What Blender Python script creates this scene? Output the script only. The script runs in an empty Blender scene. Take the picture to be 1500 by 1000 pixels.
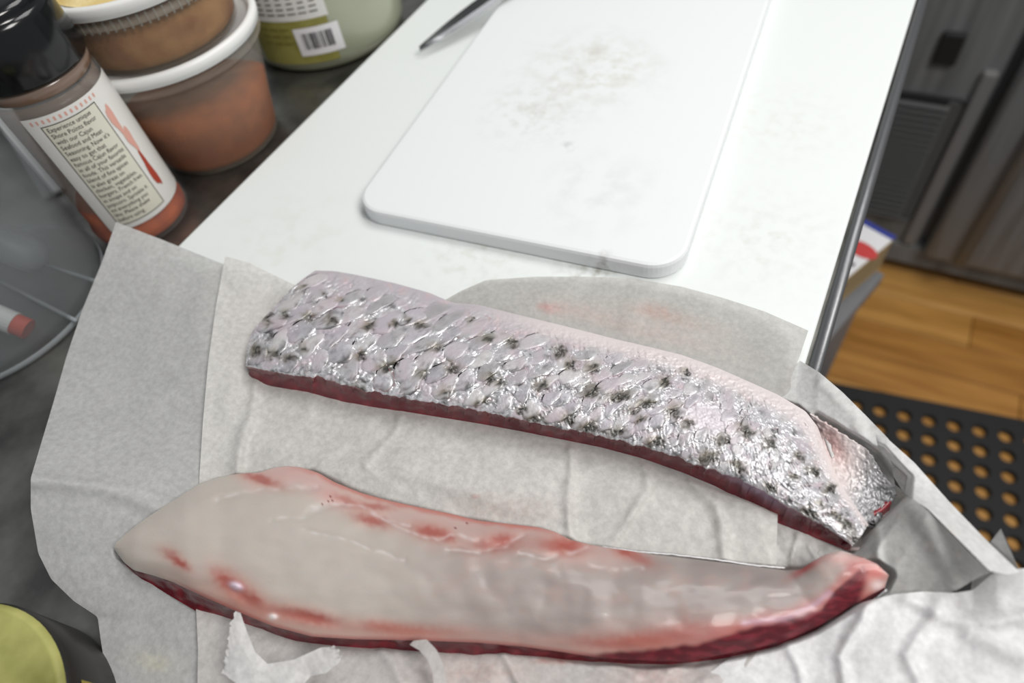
import bpy, bmesh, math, random
import numpy as np
from mathutils import Matrix, Vector

SC = bpy.context.scene
COL = SC.collection
random.seed(5)

# ------------------------------------------------------------------ camera
F, CX, CY, H = 985.0, 750.0, 500.0, 0.30
def _ray(px, py): return np.array([px - CX, -(py - CY), -F])
_up = -_ray(900, 1230); _up /= np.linalg.norm(_up)
_y = _ray(1631, -956); _y -= _y.dot(_up) * _up; _y /= np.linalg.norm(_y)
_x = np.cross(_y, _up)
RW = np.array([_x, _y, _up])                      # camera space -> world
cd = bpy.data.cameras.new('camera'); cam = bpy.data.objects.new('camera', cd); COL.objects.link(cam)
M4 = Matrix([[*RW[0], 0], [*RW[1], 0], [*RW[2], H], [0, 0, 0, 1]])
cam.matrix_world = M4
cd.sensor_width = 36; cd.lens = 36 * F / 1500
cd.clip_start = 0.01
cd.dof.use_dof = True; cd.dof.focus_distance = 0.335; cd.dof.aperture_fstop = 5.0
SC.camera = cam
# ------------------------------------------------------------------ light, world, exposure
SC.view_settings.view_transform = 'Standard'; SC.view_settings.look = 'None'
SC.view_settings.exposure = 0.0; SC.view_settings.gamma = 1.0; SC.view_settings.use_curve_mapping = False
w = bpy.data.worlds.new('room_light'); SC.world = w; w.use_nodes = True
bg = w.node_tree.nodes['Background']; bg.inputs[0].default_value = (0.93, 0.97, 1.0, 1); bg.inputs[1].default_value = 0.30
def area(name, loc, target, sx, sy, power, color=(1, 1, 1)):
    l = bpy.data.lights.new(name, 'AREA'); l.shape = 'RECTANGLE'; l.size = sx; l.size_y = sy; l.energy = power; l.color = color
    o = bpy.data.objects.new(name, l); COL.objects.link(o); o.location = loc
    o.rotation_euler = (Vector(target) - Vector(loc)).to_track_quat('-Z', 'Y').to_euler()
    return o
area('ceiling_lamp', (0.16, 1.05, 1.65), (-0.05, 0.25, 0), 1.2, 0.8, 18.5, (1.0, 0.99, 0.97))
area('aisle_fill_light', (0.9, 0.1, 1.3), (0.5, 0.8, -0.88), 0.6, 0.6, 20.0, (1.0, 0.97, 0.93))  # unseen fill light, added to brighten the floor and mat in the aisle

# ------------------------------------------------------------------ helpers
def U(px, py, z):
    """points on the level z that the photograph shows at px, py (arrays allowed)"""
    px = np.asarray(px, float); py = np.asarray(py, float); z = np.asarray(z, float)
    px, py, z = np.broadcast_arrays(px, py, z)
    d = np.stack([px - CX, -(py - CY), np.full(px.shape, -F)], -1) @ RW.T
    t = (z - H) / d[..., 2]
    r = d * t[..., None]; r[..., 2] += H
    return r
def UY(px, py, yy):
    d = RW @ _ray(px, py); t = yy / d[1]; r = d * t; r[2] += H; return r
def UC(px, py, cx, cy, r):
    """azimuth and height where the line of sight meets an upright cylinder"""
    d = RW @ _ray(px, py); a = d[0]**2 + d[1]**2; b = -2 * (d[0]*cx + d[1]*cy); c = cx*cx + cy*cy - r*r
    disc = max(b*b - 4*a*c, 0); t = (-b - math.sqrt(disc)) / (2*a)
    p = d * t; return math.atan2(p[1] - cy, p[0] - cx), p[2] + H
def lin(c):
    c = np.asarray(c, float) / 255.0
    return np.where(c <= 0.04045, c / 12.92, ((c + 0.055) / 1.055) ** 2.4)
def _hash(ix, iy, seed):
    n = (ix.astype(np.int64) * 374761393 + iy.astype(np.int64) * 668265263 + seed * 1442695041) & 0xffffffff
    n = ((n ^ (n >> 13)) * 1274126177) & 0xffffffff
    n = (n ^ (n >> 16)) & 0xffffffff
    return n / 4294967295.0
def noise(x, y, seed=0):
    x = np.asarray(x, float); y = np.asarray(y, float)
    ix = np.floor(x); iy = np.floor(y); fx = x - ix; fy = y - iy
    def g(dx, dy):
        a = _hash(ix + dx, iy + dy, seed) * 2 * math.pi
        return np.cos(a) * (fx - dx) + np.sin(a) * (fy - dy)
    sx = fx**3 * (fx * (fx * 6 - 15) + 10); sy = fy**3 * (fy * (fy * 6 - 15) + 10)
    a = g(0, 0) * (1 - sx) + g(1, 0) * sx; b = g(0, 1) * (1 - sx) + g(1, 1) * sx
    return (a * (1 - sy) + b * sy) * 1.4
def fbm(x, y, o=4, seed=0):
    s = 0; a = 1.0; t = 0
    for i in range(o):
        s = s + a * noise(x * 2**i + 13.7*i, y * 2**i - 7.1*i, seed + i); t += a; a *= 0.5
    return s / t
def ridge(x, y, o=3, seed=0, soft=0.0):
    s = 0; a = 1.0; t = 0
    for i in range(o):
        s = s + a * (1 - 2.2*np.sqrt(noise(x * 2**i + 5.3*i, y * 2**i + 9.2*i, seed + i)**2 + soft)); t += a; a *= 0.5
    return s / t
def sstep(a, b, x):
    t = np.clip((x - a) / (b - a), 0, 1); return t * t * (3 - 2 * t)
def blob(px, py, cx, cy, rx, ry, ang=0, p=1.0):
    a = math.radians(ang); dx = px - cx; dy = py - cy
    u = (dx * math.cos(a) + dy * math.sin(a)) / rx; v = (-dx * math.sin(a) + dy * math.cos(a)) / ry
    return np.exp(-(u*u + v*v) ** p)
def seg_dist(px, py, pts):
    best = np.full(np.shape(px), 1e9); 
    for (x0, y0), (x1, y1) in zip(pts[:-1], pts[1:]):
        dx, dy = x1 - x0, y1 - y0; L = dx*dx + dy*dy
        t = np.clip(((px - x0) * dx + (py - y0) * dy) / L, 0, 1)
        best = np.minimum(best, np.hypot(px - x0 - t*dx, py - y0 - t*dy))
    return best
def mixc(c, d, f):
    return c * (1 - f[..., None]) + np.asarray(d) * f[..., None]
class Curve:
    def __init__(s, pts, sm=6):
        p = np.array(pts, float)
        d = np.r_[0, np.cumsum(np.hypot(*(p[1:, :2] - p[:-1, :2]).T))]; d /= d[-1]
        t = np.linspace(0, 1, 401); q = np.stack([np.interp(t, d, p[:, k]) for k in range(p.shape[1])], 1)
        for _ in range(sm):
            q[1:-1] = (q[:-2] + 2 * q[1:-1] + q[2:]) / 4
        s.t = t; s.q = q
    def __call__(s, t):
        return np.stack([np.interp(t, s.t, s.q[:, k]) for k in range(s.q.shape[1])], -1)
class Coons:
    """surface patch between four border curves; top/bottom run left to right, left/right run top to bottom"""
    def __init__(s, top, bottom, left, right, sm=6):
        s.T, s.B, s.L, s.R = Curve(top, sm), Curve(bottom, sm), Curve(left, sm), Curve(right, sm)
    def __call__(s, u, v):
        U_, V_ = u[..., None], v[..., None]
        T, B, L, R = s.T(u), s.B(u), s.L(v), s.R(v)
        o, l = np.zeros(1), np.ones(1)
        c00, c10, c01, c11 = s.T(o)[0], s.T(l)[0], s.B(o)[0], s.B(l)[0]
        return (1-V_)*T + V_*B + (1-U_)*L + U_*R - ((1-U_)*(1-V_)*c00 + U_*(1-V_)*c10 + (1-U_)*V_*c01 + U_*V_*c11)
def link(name, me, mat=None, parent=None, smooth=True):
    o = bpy.data.objects.new(name, me); COL.objects.link(o)
    if mat is not None: me.materials.append(mat)
    if parent is not None: o.parent = parent
    if smooth and len(me.polygons): me.polygons.foreach_set('use_smooth', [True] * len(me.polygons))
    return o
def from_bm(name, bm, mat=None, parent=None, smooth=False):
    bmesh.ops.recalc_face_normals(bm, faces=bm.faces[:])
    me = bpy.data.meshes.new(name); bm.to_mesh(me); bm.free()
    return link(name, me, mat, parent, smooth)
def grid_faces(nu, nv, off=0):
    i, j = np.meshgrid(np.arange(nu - 1), np.arange(nv - 1), indexing='ij')
    a = (i * nv + j + off).ravel()
    return np.stack([a, a + 1, a + nv + 1, a + nv], 1)
def mesh_from(name, V, faces, colors=None):
    me = bpy.data.meshes.new(name)
    me.from_pydata(V.reshape(-1, 3).tolist(), [], faces.tolist() if hasattr(faces, 'tolist') else faces)
    if colors is not None:
        at = me.color_attributes.new('Col', 'FLOAT_COLOR', 'POINT')
        at.data.foreach_set('color', colors.reshape(-1).astype(np.float32))
    me.update(); return me
def empty(name, loc):
    o = bpy.data.objects.new(name, None); COL.objects.link(o); o.location = loc; o.empty_display_size = 0.02
    return o
def tag(o, label=None, cat=None, group=None, kind=None):
    if label: o['label'] = label
    if cat: o['category'] = cat
    if group: o['group'] = group
    if kind: o['kind'] = kind
    return o
def setparent(o, p):
    o.parent = p; o.matrix_parent_inverse = Matrix.Translation(-p.location)
def bx(bm, x0, x1, y0, y1, z0, z1, bev=0.0, seg=2):
    r = bmesh.ops.create_cube(bm, size=1)
    vs = r['verts']
    for v in vs:
        v.co = Vector((x0 + (v.co.x + .5) * (x1 - x0), y0 + (v.co.y + .5) * (y1 - y0), z0 + (v.co.z + .5) * (z1 - z0)))
    if bev:
        es = list({e for v in vs for e in v.link_edges})
        bmesh.ops.bevel(bm, geom=es, offset=bev, segments=seg, affect='EDGES', profile=0.5)
def tube(bm, pts, rad, n=14, cap=True):
    pts = [Vector(p) for p in pts]; rings = []
    if not hasattr(rad, '__len__'): rad = [rad] * len(pts)
    for i, p in enumerate(pts):
        d = (pts[min(i+1, len(pts)-1)] - pts[max(i-1, 0)]).normalized()
        a = Vector((0, 0, 1)) if abs(d.z) < .9 else Vector((1, 0, 0))
        e1 = d.cross(a).normalized(); e2 = d.cross(e1)
        rings.append([bm.verts.new(p + rad[i] * (math.cos(t) * e1 + math.sin(t) * e2)) for t in [2*math.pi*k/n for k in range(n)]])
    for r0, r1 in zip(rings[:-1], rings[1:]):
        for k in range(n): bm.faces.new((r0[k], r0[(k+1) % n], r1[(k+1) % n], r1[k]))
    if cap: bm.faces.new(rings[0]); bm.faces.new(rings[-1])
def lathe(bm, prof, n=64, a0=0.0, a1=2*math.pi, close_bottom=False, close_top=False):
    full = abs(a1 - a0 - 2*math.pi) < 1e-6
    m = n if full else n + 1
    rings = []
    for r, z in prof:
        if r < 1e-6: rings.append([bm.verts.new((0, 0, z))] * m)
        else: rings.append([bm.verts.new((r*math.cos(a0 + (a1-a0)*k/n), r*math.sin(a0 + (a1-a0)*k/n), z)) for k in range(m)])
    for r0, r1 in zip(rings[:-1], rings[1:]):
        for k in range(n):
            q = [r0[k], r0[(k+1) % m], r1[(k+1) % m], r1[k]]
            u = []
            for v in q:
                if v not in u: u.append(v)
            if len(u) > 2: bm.faces.new(u)

# ------------------------------------------------------------------ materials
def mat(name, color=(200, 200, 200), rough=0.5, metal=0.0, spec=0.5, coat=0.0, sss=0.0):
    m = bpy.data.materials.new(name); m.use_nodes = True
    b = m.node_tree.nodes['Principled BSDF']
    b.inputs['Base Color'].default_value = (*lin(color), 1); b.inputs['Roughness'].default_value = rough
    b.inputs['Metallic'].default_value = metal; b.inputs['Specular IOR Level'].default_value = spec
    b.inputs['Coat Weight'].default_value = coat; b.inputs['Coat Roughness'].default_value = 0.12
    if sss:
        b.inputs['Subsurface Weight'].default_value = sss
        b.inputs['Subsurface Radius'].default_value = (1.0, 0.45, 0.3); b.inputs['Subsurface Scale'].default_value = 0.004
    return m
def N(m, t, **kw):
    n = m.node_tree.nodes.new(t)
    for k, v in kw.items():
        if k in n.inputs: n.inputs[k].default_value = v
        else: setattr(n, k, v)
    return n
def L(m, a, b): m.node_tree.links.new(a, b)
def BS(m): return m.node_tree.nodes['Principled BSDF']
def coord(m, scale=(1, 1, 1), rot=(0, 0, 0)):
    t = N(m, 'ShaderNodeTexCoord'); mp = N(m, 'ShaderNodeMapping')
    mp.inputs['Scale'].default_value = scale; mp.inputs['Rotation'].default_value = rot
    L(m, t.outputs['Object'], mp.inputs['Vector']); return mp.outputs[0]
def add_bump(m, scale=200, strength=0.2, dist=0.001, detail=4, vec=None, prev=None, ntype='ShaderNodeTexNoise'):
    n = N(m, ntype); n.inputs['Scale'].default_value = scale
    if 'Detail' in n.inputs: n.inputs['Detail'].default_value = detail
    L(m, vec if vec else coord(m), n.inputs['Vector'])
    b = N(m, 'ShaderNodeBump'); b.inputs['Strength'].default_value = strength; b.inputs['Distance'].default_value = dist
    L(m, n.outputs[0], b.inputs['Height'])
    if prev: L(m, prev, b.inputs['Normal'])
    L(m, b.outputs[0], BS(m).inputs['Normal']); return b.outputs[0]
def add_var(m, c0, c1, scale=20, detail=5, lo=0.35, hi=0.65, vec=None):
    n = N(m, 'ShaderNodeTexNoise'); n.inputs['Scale'].default_value = scale; n.inputs['Detail'].default_value = detail
    L(m, vec if vec else coord(m), n.inputs['Vector'])
    r = N(m, 'ShaderNodeValToRGB'); r.color_ramp.elements[0].position = lo; r.color_ramp.elements[1].position = hi
    r.color_ramp.elements[0].color = (*lin(c0), 1); r.color_ramp.elements[1].color = (*lin(c1), 1)
    L(m, n.outputs[0], r.inputs[0]); L(m, r.outputs[0], BS(m).inputs['Base Color']); return r
def vcol(m, alpha_to=None):
    a = N(m, 'ShaderNodeAttribute'); a.attribute_name = 'Col'
    L(m, a.outputs['Color'], BS(m).inputs['Base Color'])
    if alpha_to: L(m, a.outputs['Alpha'], BS(m).inputs[alpha_to])
    return a
def see_through(m, fac, tcol=(255, 255, 255)):
    """thin clear plastic: mixes the surface with plain transparency"""
    out = m.node_tree.nodes['Material Output']; t = N(m, 'ShaderNodeBsdfTransparent'); t.inputs[0].default_value = (*lin(tcol), 1)
    mx = N(m, 'ShaderNodeMixShader'); mx.inputs[0].default_value = fac
    L(m, BS(m).outputs[0], mx.inputs[1]); L(m, t.outputs[0], mx.inputs[2]); L(m, mx.outputs[0], out.inputs[0]); return mx

MBOARD = mat('white_polyethylene', (238, 240, 240), 0.5, spec=0.25)
MBIG = mat('white_board_plastic', (238, 241, 240), 0.5, spec=0.25)
def board_stains(m, spots, base, scale=60):
    g = N(m, 'ShaderNodeNewGeometry'); last = None
    n = N(m, 'ShaderNodeTexNoise'); n.inputs['Scale'].default_value = 130; n.inputs['Detail'].default_value = 6
    L(m, g.outputs['Position'], n.inputs['Vector'])
    n2 = N(m, 'ShaderNodeTexNoise'); n2.inputs['Scale'].default_value = 70; n2.inputs['Detail'].default_value = 6
    L(m, g.outputs['Position'], n2.inputs['Vector'])
    col = N(m, 'ShaderNodeRGB'); col.outputs[0].default_value = (*lin(base), 1); last = col.outputs[0]
    for (c, rad, sc, amt, fine) in spots:
        d = N(m, 'ShaderNodeVectorMath', operation='DISTANCE'); L(m, g.outputs['Position'], d.inputs[0]); d.inputs[1].default_value = c
        mr = N(m, 'ShaderNodeMapRange'); mr.inputs['From Min'].default_value = rad; mr.inputs['From Max'].default_value = 0
        L(m, d.outputs['Value'], mr.inputs['Value'])
        nr = N(m, 'ShaderNodeMapRange'); nr.inputs['From Min'].default_value = 0.45; nr.inputs['From Max'].default_value = 0.68
        L(m, (n if fine else n2).outputs[0], nr.inputs['Value'])
        mu = N(m, 'ShaderNodeMath', operation='MULTIPLY'); L(m, mr.outputs[0], mu.inputs[0]); L(m, nr.outputs[0], mu.inputs[1])
        m3 = N(m, 'ShaderNodeMath', operation='MULTIPLY'); L(m, mu.outputs[0], m3.inputs[0]); m3.inputs[1].default_value = amt
        mx = N(m, 'ShaderNodeMix', data_type='RGBA'); L(m, m3.outputs[0], mx.inputs[0])
        L(m, last, mx.inputs[6]); mx.inputs[7].default_value = (*lin(sc), 1); last = mx.outputs[2]
    L(m, last, BS(m).inputs['Base Color'])
def pt(px, py, z): return tuple(U(px, py, z))
board_stains(MBOARD, [(pt(880, 95, .013), .05, (178, 172, 140), .5, True), (pt(860, 100, .013), .07, (170, 165, 145), .4, False),
                      (pt(780, 160, .013), .05, (165, 160, 140), .35, True), (pt(830, 212, .013), .008, (140, 138, 130), .5, True),
                      (pt(880, 280, .013), .05, (190, 192, 196), .35, False), (pt(880, 390, .006), .012, (120, 112, 98), .9, True)], (224, 227, 228))
board_stains(MBIG, [(pt(700, 372, 0), .05, (185, 182, 165), .4, True), (pt(870, 402, 0), .03, (120, 112, 90), .7, True),
                    (pt(1120, 350, 0), .06, (190, 188, 176), .35, True), (pt(1140, 180, 0), .06, (195, 195, 180), .3, True),
                    (pt(420, 350, 0), .06, (205, 203, 190), .4, False)], (221, 225, 224))
add_bump(MBOARD, 700, 0.12, .0004); add_bump(MBIG, 600, 0.15, .0004)

MSTEEL = mat('brushed_counter_steel', (105, 105, 102), 0.33, metal=0.9)
add_var(MSTEEL, (98, 98, 95), (150, 149, 143), 26, 8)
add_bump(MSTEEL, 60, 0.25, .0008, 6)
MRAIL = mat('polished_steel_rail', (118, 119, 121), 0.42, metal=0.8); add_bump(MRAIL, 120, .3, .0006)
MCAB = mat('cabinet_steel', (112, 114, 114), 0.55, metal=0.0, spec=.2)
add_var(MCAB, (98, 100, 100), (122, 124, 124), 3, 4, vec=coord(MCAB, (14, 1, 1)))
MCABD = mat('cabinet_door_steel', (128, 131, 133), 0.4, metal=0.1, spec=.4)
add_bump(MCABD, 5, .5, .02, 2, vec=coord(MCABD, (7, 1, .6)))
MGRILL = mat('dark_grille_plastic', (84, 85, 85), 0.6, spec=.2)
MBLACK = mat('black_plastic', (16, 17, 18), 0.16, spec=0.5)
MRUB = mat('black_rubber', (26, 26, 27), 0.7); add_bump(MRUB, 300, .3, .001)
MWOODS = []
for k, (a, b) in enumerate([((156, 106, 46), (190, 138, 70)), ((164, 116, 54), (198, 148, 80)), ((146, 98, 40), (180, 128, 62)), ((170, 122, 60), (204, 156, 90))]):
    m = mat('amber_floor_wood', rough=0.38, coat=.25)
    add_var(m, a, b, 6, 7, .3, .7, vec=coord(m, (1, 9, 1))); MWOODS.append(m)

# ------------------------------------------------------------------ floor with planks
FZ = -0.88
bm = bmesh.new(); bx(bm, -1.4, 1.9, -0.9, 2.0, FZ - .03, FZ - .012)
fl = from_bm('floor', bm, mat('floor_base', (70, 44, 18), .7)); fl['kind'] = 'structure'
pw = 0.083; r = 0
yy = 0.30
while yy < 1.98:
    x = -0.6 - random.random() * .9
    while x < 1.5:
        ln = random.choice([.9, 1.1, 1.3])
        bm = bmesh.new(); bx(bm, x + .0006, x + ln - .0006, yy + .0006, yy + pw - .0006, FZ - .012, FZ, .0012, 1)
        from_bm('plank', bm, random.choice(MWOODS), fl); x += ln
    yy += pw

# ------------------------------------------------------------------ counter
CZ = -0.013
ct = empty('prep_counter', (-0.35, 0.5, FZ))
tag(ct, 'stainless steel prep counter under the white board, papers and spice containers', 'counter')
RX = 0.019
bm = bmesh.new(); bx(bm, -1.0, RX, -0.45, 1.35, CZ - .0012, CZ); setparent(from_bm('counter_top', bm, MSTEEL), ct)
bm = bmesh.new(); tube(bm, [(RX + .0006, .157, CZ + .0085), (RX + .0006, .4, CZ + .0085), (RX + .0006, 1.35, CZ + .0085)], .0034, 18); setparent(from_bm('rolled_edge', bm, MRAIL, smooth=True), ct)
bm = bmesh.new(); bx(bm, RX - .0015, RX + .0005, -0.45, 1.35, CZ - .03, CZ + .0005); setparent(from_bm('side_skirt', bm, MRAIL), ct)
for lx, ly in ((-.9, -.38), (-.03, -.38), (-.9, 1.28), (-.03, 1.28)):
    bm = bmesh.new(); tube(bm, [(lx, ly, FZ), (lx, ly, CZ - .002)], .018, 16); setparent(from_bm('leg', bm, MRAIL, smooth=True), ct)

# ------------------------------------------------------------------ cutting boards
BX0, BX1, BY0, BY1 = -0.385, 0.0145, 0.157, 1.25
bm = bmesh.new(); bx(bm, BX0, BX1, BY0, BY1, CZ, 0, .0018, 3)
tag(from_bm('cutting_board', bm, MBIG), 'large white plastic worktop cutting board covering the counter beneath the smaller board', 'cutting board', 'cutting boards')
def rounded(bm, cx0, cx1, cy0, cy1, rad, z0, z1, n=12):
    pts = []
    for (ax, ay, s) in ((cx1 - rad, cy1 - rad, 0), (cx0 + rad, cy1 - rad, 90), (cx0 + rad, cy0 + rad, 180), (cx1 - rad, cy0 + rad, 270)):
        for k in range(n + 1):
            a = math.radians(s + 90 * k / n); pts.append((ax + rad * math.cos(a), ay + rad * math.sin(a)))
    rings = []; b = 0.0024
    for (off, z) in ((.0008, z0), (0, z0 + .0008), (0, z1 - b), (b * .3, z1 - b * .3), (b, z1)):
        c = [(sum(p[0] for p in pts) / len(pts)), (sum(p[1] for p in pts) / len(pts))]
        ring = []
        for i, (x, y) in enumerate(pts):
            xa, ya = pts[i - 1]; xb, yb = pts[(i + 1) % len(pts)]
            t = Vector((xb - xa, yb - ya)).normalized(); ring.append(bm.verts.new((x - t.y * off, y + t.x * off, z)))
        rings.append(ring)
    m = len(pts)
    for a, b2 in zip(rings[:-1], rings[1:]):
        for i in range(m): bm.faces.new((a[i], a[(i+1) % m], b2[(i+1) % m], b2[i]))
    bm.faces.new(rings[0]); bm.faces.new(rings[-1])
ang = math.radians(5.2)
q0 = U(540, 325, 0); q1 = U(896, 398, 0)
fd = Vector((q1[0] - q0[0], q1[1] - q0[1])).normalized()
ang = math.atan2(fd.y, fd.x)
ang = 0.5 * ang + 0.5 * math.radians(5.2)
bm = bmesh.new(); W = .218; rounded(bm, 0, W, 0, .40, .021, 0, .0115)
sb = from_bm('cutting_board', bm, MBOARD)
c0 = U(522, 300, .006)
org = U(738, 366, 0)      # middle of the near long edge
sb.rotation_euler = (0, 0, ang)
sb.location = (org[0] - math.cos(ang) * W * .5, org[1] - math.sin(ang) * W * .5, 0.0002)
tag(sb, 'small white cutting board with rounded corners and faint knife stains, lying on the large board', 'cutting board', 'cutting boards')

# ------------------------------------------------------------------ knife
MBLADE = mat('dark_knife_steel', (44, 46, 47), .4, metal=.3)
MBEV = mat('knife_edge_steel', (110, 112, 115), .35, metal=.6)
kt = Vector(U(615, 73, .0075)); ke = Vector(U(735, -12, .0190))
kn = empty('knife', kt); tag(kn, 'thin dark knife blade tip reaching across the edge of the small white board', 'knife')
kd = (ke - kt).normalized(); ks = kd.cross(Vector((0, 0, 1))).normalized()   # right side
def kpt(s, w, h): return kt + kd * s + ks * w + Vector((0, 0, h))
bm = bmesh.new(); top = []; mid = []; edg = []; LB = .15
for i in range(25):
    s = LB * (i / 24) ; wd = .0135 * (1 - (1 - min(s / .075, 1)) ** 1.9)
    top.append((s, -wd * .55)); mid.append((s, wd * .12)); edg.append((s, wd * .45))
def strip(bm, A, B, t0, t1, ha, hb):
    va = [[bm.verts.new(kpt(s, w, h)) for s, w in P_] for P_, h in ((A, ha + t0), (B, hb + t1), (B, hb - t1), (A, ha - t0))]
    for k in range(4):
        p, q = va[k], va[(k + 1) % 4]
        for i in range(len(A) - 1): bm.faces.new((p[i], p[i+1], q[i+1], q[i]))
    bm.faces.new([v[0] for v in va]); bm.faces.new([v[-1] for v in va])
strip(bm, top, mid, .0009, .0007, .0022, .0004); setparent(from_bm('blade', bm, MBLADE), kn)
bm = bmesh.new(); strip(bm, mid, edg, .0007, .0001, .0004, -.0012); setparent(from_bm('cutting_edge', bm, MBEV), kn)
bm = bmesh.new(); tube(bm, [kpt(LB - .004, 0, 0), kpt(LB + .01, 0, 0), kpt(LB + .05, .0, .0), kpt(LB + .10, .002, 0), kpt(LB + .115, .003, 0)], [.006, .0085, .0095, .009, .005], 16)
setparent(from_bm('handle', bm, MBLACK, smooth=True), kn)

# ------------------------------------------------------------------ deli containers
def thing_at(name, x, y, z, label, cat, group=None):
    o = empty(name, (x, y, z)); return tag(o, label, cat, group)
MDELI = mat('cloudy_deli_plastic', (190, 180, 165), .3, spec=.5); see_through(MDELI, .74)
MLID = mat('white_lid_plastic', (228, 228, 226), .38, sss=.1)
def powder(name, a, b):
    m = mat(name, rough=.85); add_var(m, a, b, 60, 8, .35, .65); add_bump(m, 500, .5, .001); return m
MP1 = powder('brick_spice_powder', (136, 66, 22), (162, 86, 38))
MP2 = powder('tan_spice_powder', (142, 92, 54), (178, 132, 84))
MP3 = powder('yellow_spice_crumbs', (206, 178, 110), (232, 214, 160))
DX, DY = -.457, .288
def deli(z0, h, rb, rt, label, fill, pm, cover_top=None):
    t = thing_at('deli_container', DX, DY, z0, label, 'container', 'stacked deli containers')
    bm = bmesh.new(); lathe(bm, [(0, .0015), (rb - .006, .0012), (rb - .003, 0), (rb, .003), (rb + (rt - rb) * .8, h * .8), (rt - .001, h - .014), (rt + .0015, h - .013), (rt + .0015, h - .011), (rt, h - .010), (rt + .001, h)], 96)
    cup = from_bm('cup', bm, MDELI, t, True)
    bm = bmesh.new()
    f = lambda z: rb + (rt - rb) * z / h - .0012
    n = 64; prof = [(0, .003), (f(.003) - .003, .003), (f(.006), .006)] + [(f(z), z) for z in np.linspace(.01, fill, 5)]
    lathe(bm, prof, n)
    ring = [v for v in bm.verts if abs(v.co.z - fill) < 1e-5]
    for v in ring: v.co.z += .009 * math.sin(math.atan2(v.co.y, v.co.x) * 1 + 2.4) + .002 * math.sin(3 * math.atan2(v.co.y, v.co.x))
    ring.sort(key=lambda v: math.atan2(v.co.y, v.co.x)); c = bm.verts.new((0, 0, fill))
    for i in range(len(ring)): bm.faces.new((ring[i], ring[(i+1) % len(ring)], c))
    from_bm('spice_powder', bm, pm, t, True)
    bm = bmesh.new()
    R_ = rt + .003
    lathe(bm, [(R_ - .0015, h - .006), (R_, h - .0055), (R_, h - .0035), (R_ + .0006, h - .003), (R_ + .0006, h + .001), (R_ - .0006, h + .0024), (R_ - .003, h + .0028), (R_ - .0045, h + .0018), (R_ - .0055, h - .003), (0, h - .003)], 96)
    lid = from_bm('lid', bm, MLID, t, True)
    return t, cup, lid
t1, cup1, lid1 = deli(CZ, .093, .0478, .0655, 'lower lidded plastic deli container of brick-red spice powder standing on the counter', .046, MP1)
t2, cup2, lid2 = deli(CZ + .0905, .048, .0555, .0615, 'upper lidded plastic deli container of tan spice, stacked on the lower container', .024, MP2)
# ribs around the rim of the upper cup
for k in range(72):
    a = 2 * math.pi * k / 72
    bm = bmesh.new(); bx(bm, .0606, .0616, -.0006, .0006, .0330, .0405)
    for v in bm.verts:
        x, y = v.co.x, v.co.y; v.co.x = x*math.cos(a) - y*math.sin(a); v.co.y = x*math.sin(a) + y*math.cos(a)
    if k == 0: MRIB = mat('rim_rib_plastic', (128, 124, 116), .5)
    from_bm('rim_rib', bm, MRIB, cup2)
bm = bmesh.new(); lathe(bm, [(0.0, .0482), (.03, .0488), (.048, .0460), (.051, .0455)], 48)
o = from_bm('spice_dust', bm, MP3, lid2, True); tag(o, 'yellow spice spilled on the lid')

# ------------------------------------------------------------------ cylinder print helpers
def wrap(o_bm, r):
    """bends flat geometry (x = arc length, y = height, z = lift) around a cylinder of radius r, centred on azimuth 0"""
    for v in o_bm.verts:
        a = v.co.x / r; R_ = r + v.co.z; h = v.co.y
        v.co = Vector((R_ * math.cos(a), R_ * math.sin(a), h))
def text_bm(body, size):
    cu = bpy.data.curves.new('lettering', 'FONT'); cu.body = body; cu.size = size; cu.resolution_u = 2
    o = bpy.data.objects.new('lettering', cu); COL.objects.link(o)
    dg = bpy.context.evaluated_depsgraph_get(); me = bpy.data.meshes.new_from_object(o.evaluated_get(dg))
    bm = bmesh.new(); bm.from_mesh(me)
    bpy.data.objects.remove(o); bpy.data.curves.remove(cu); bpy.data.meshes.remove(me)
    return bm
def patch(bm, x0, x1, y0, y1, z, n=10, m=2, rad=0):
    vs = [[bm.verts.new((x0 + (x1-x0)*i/n, y0 + (y1-y0)*j/m, z)) for j in range(m + 1)] for i in range(n + 1)]
    for i in range(n):
        for j in range(m): bm.faces.new((vs[i][j], vs[i+1][j], vs[i+1][j+1], vs[i][j+1]))
def wrapped(name, bm, m, parent, r, az):
    wrap(bm, r)
    rot = Matrix.Rotation(az, 4, 'Z'); bmesh.ops.transform(bm, matrix=rot, verts=bm.verts[:])
    return from_bm(name, bm, m, parent, False)

# ------------------------------------------------------------------ spice shaker
SX, SY, SR = -.4486, .1918, .0345
sh = thing_at('spice_shaker', SX, SY, CZ, 'black-capped clear spice shaker with a printed cream label, beside the deli containers', 'spice bottle')
MCLR = mat('clear_bottle_plastic', (205, 202, 200), .08, spec=.6); see_through(MCLR, .90)
bm = bmesh.new()
lathe(bm, [(0, .002), (.026, .001), (.031, 0), (.0345, .003), (.0355, .008), (.035, .014), (.0335, .017), (.0335, .1090), (.034, .1130), (.033, .1130), (.030, .1170), (.0325, .1185), (.0335, .1220), (.0325, .1250), (.029, .1260), (.029, .1340)], 80)
from_bm('bottle', bm, MCLR, sh, True)
bm = bmesh.new()
lathe(bm, [(0, .003), (.030, .003), (.0335, .006), (.0338, .012), (.0322, .018), (.0322, .030), (.029, .036), (0, .040)], 64)
from_bm('red_seasoning', bm, powder('cajun_seasoning', (140, 50, 10), (176, 80, 24)), sh, True)
bm = bmesh.new()
lathe(bm, [(.0318, .034), (.0318, .1110), (.031, .1150)], 64)
MDUST = mat('seasoning_dust_film', (136, 112, 92), .8); see_through(MDUST, .6)
from_bm('dust_film', bm, MDUST, sh, True)
bm = bmesh.new()
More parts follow.
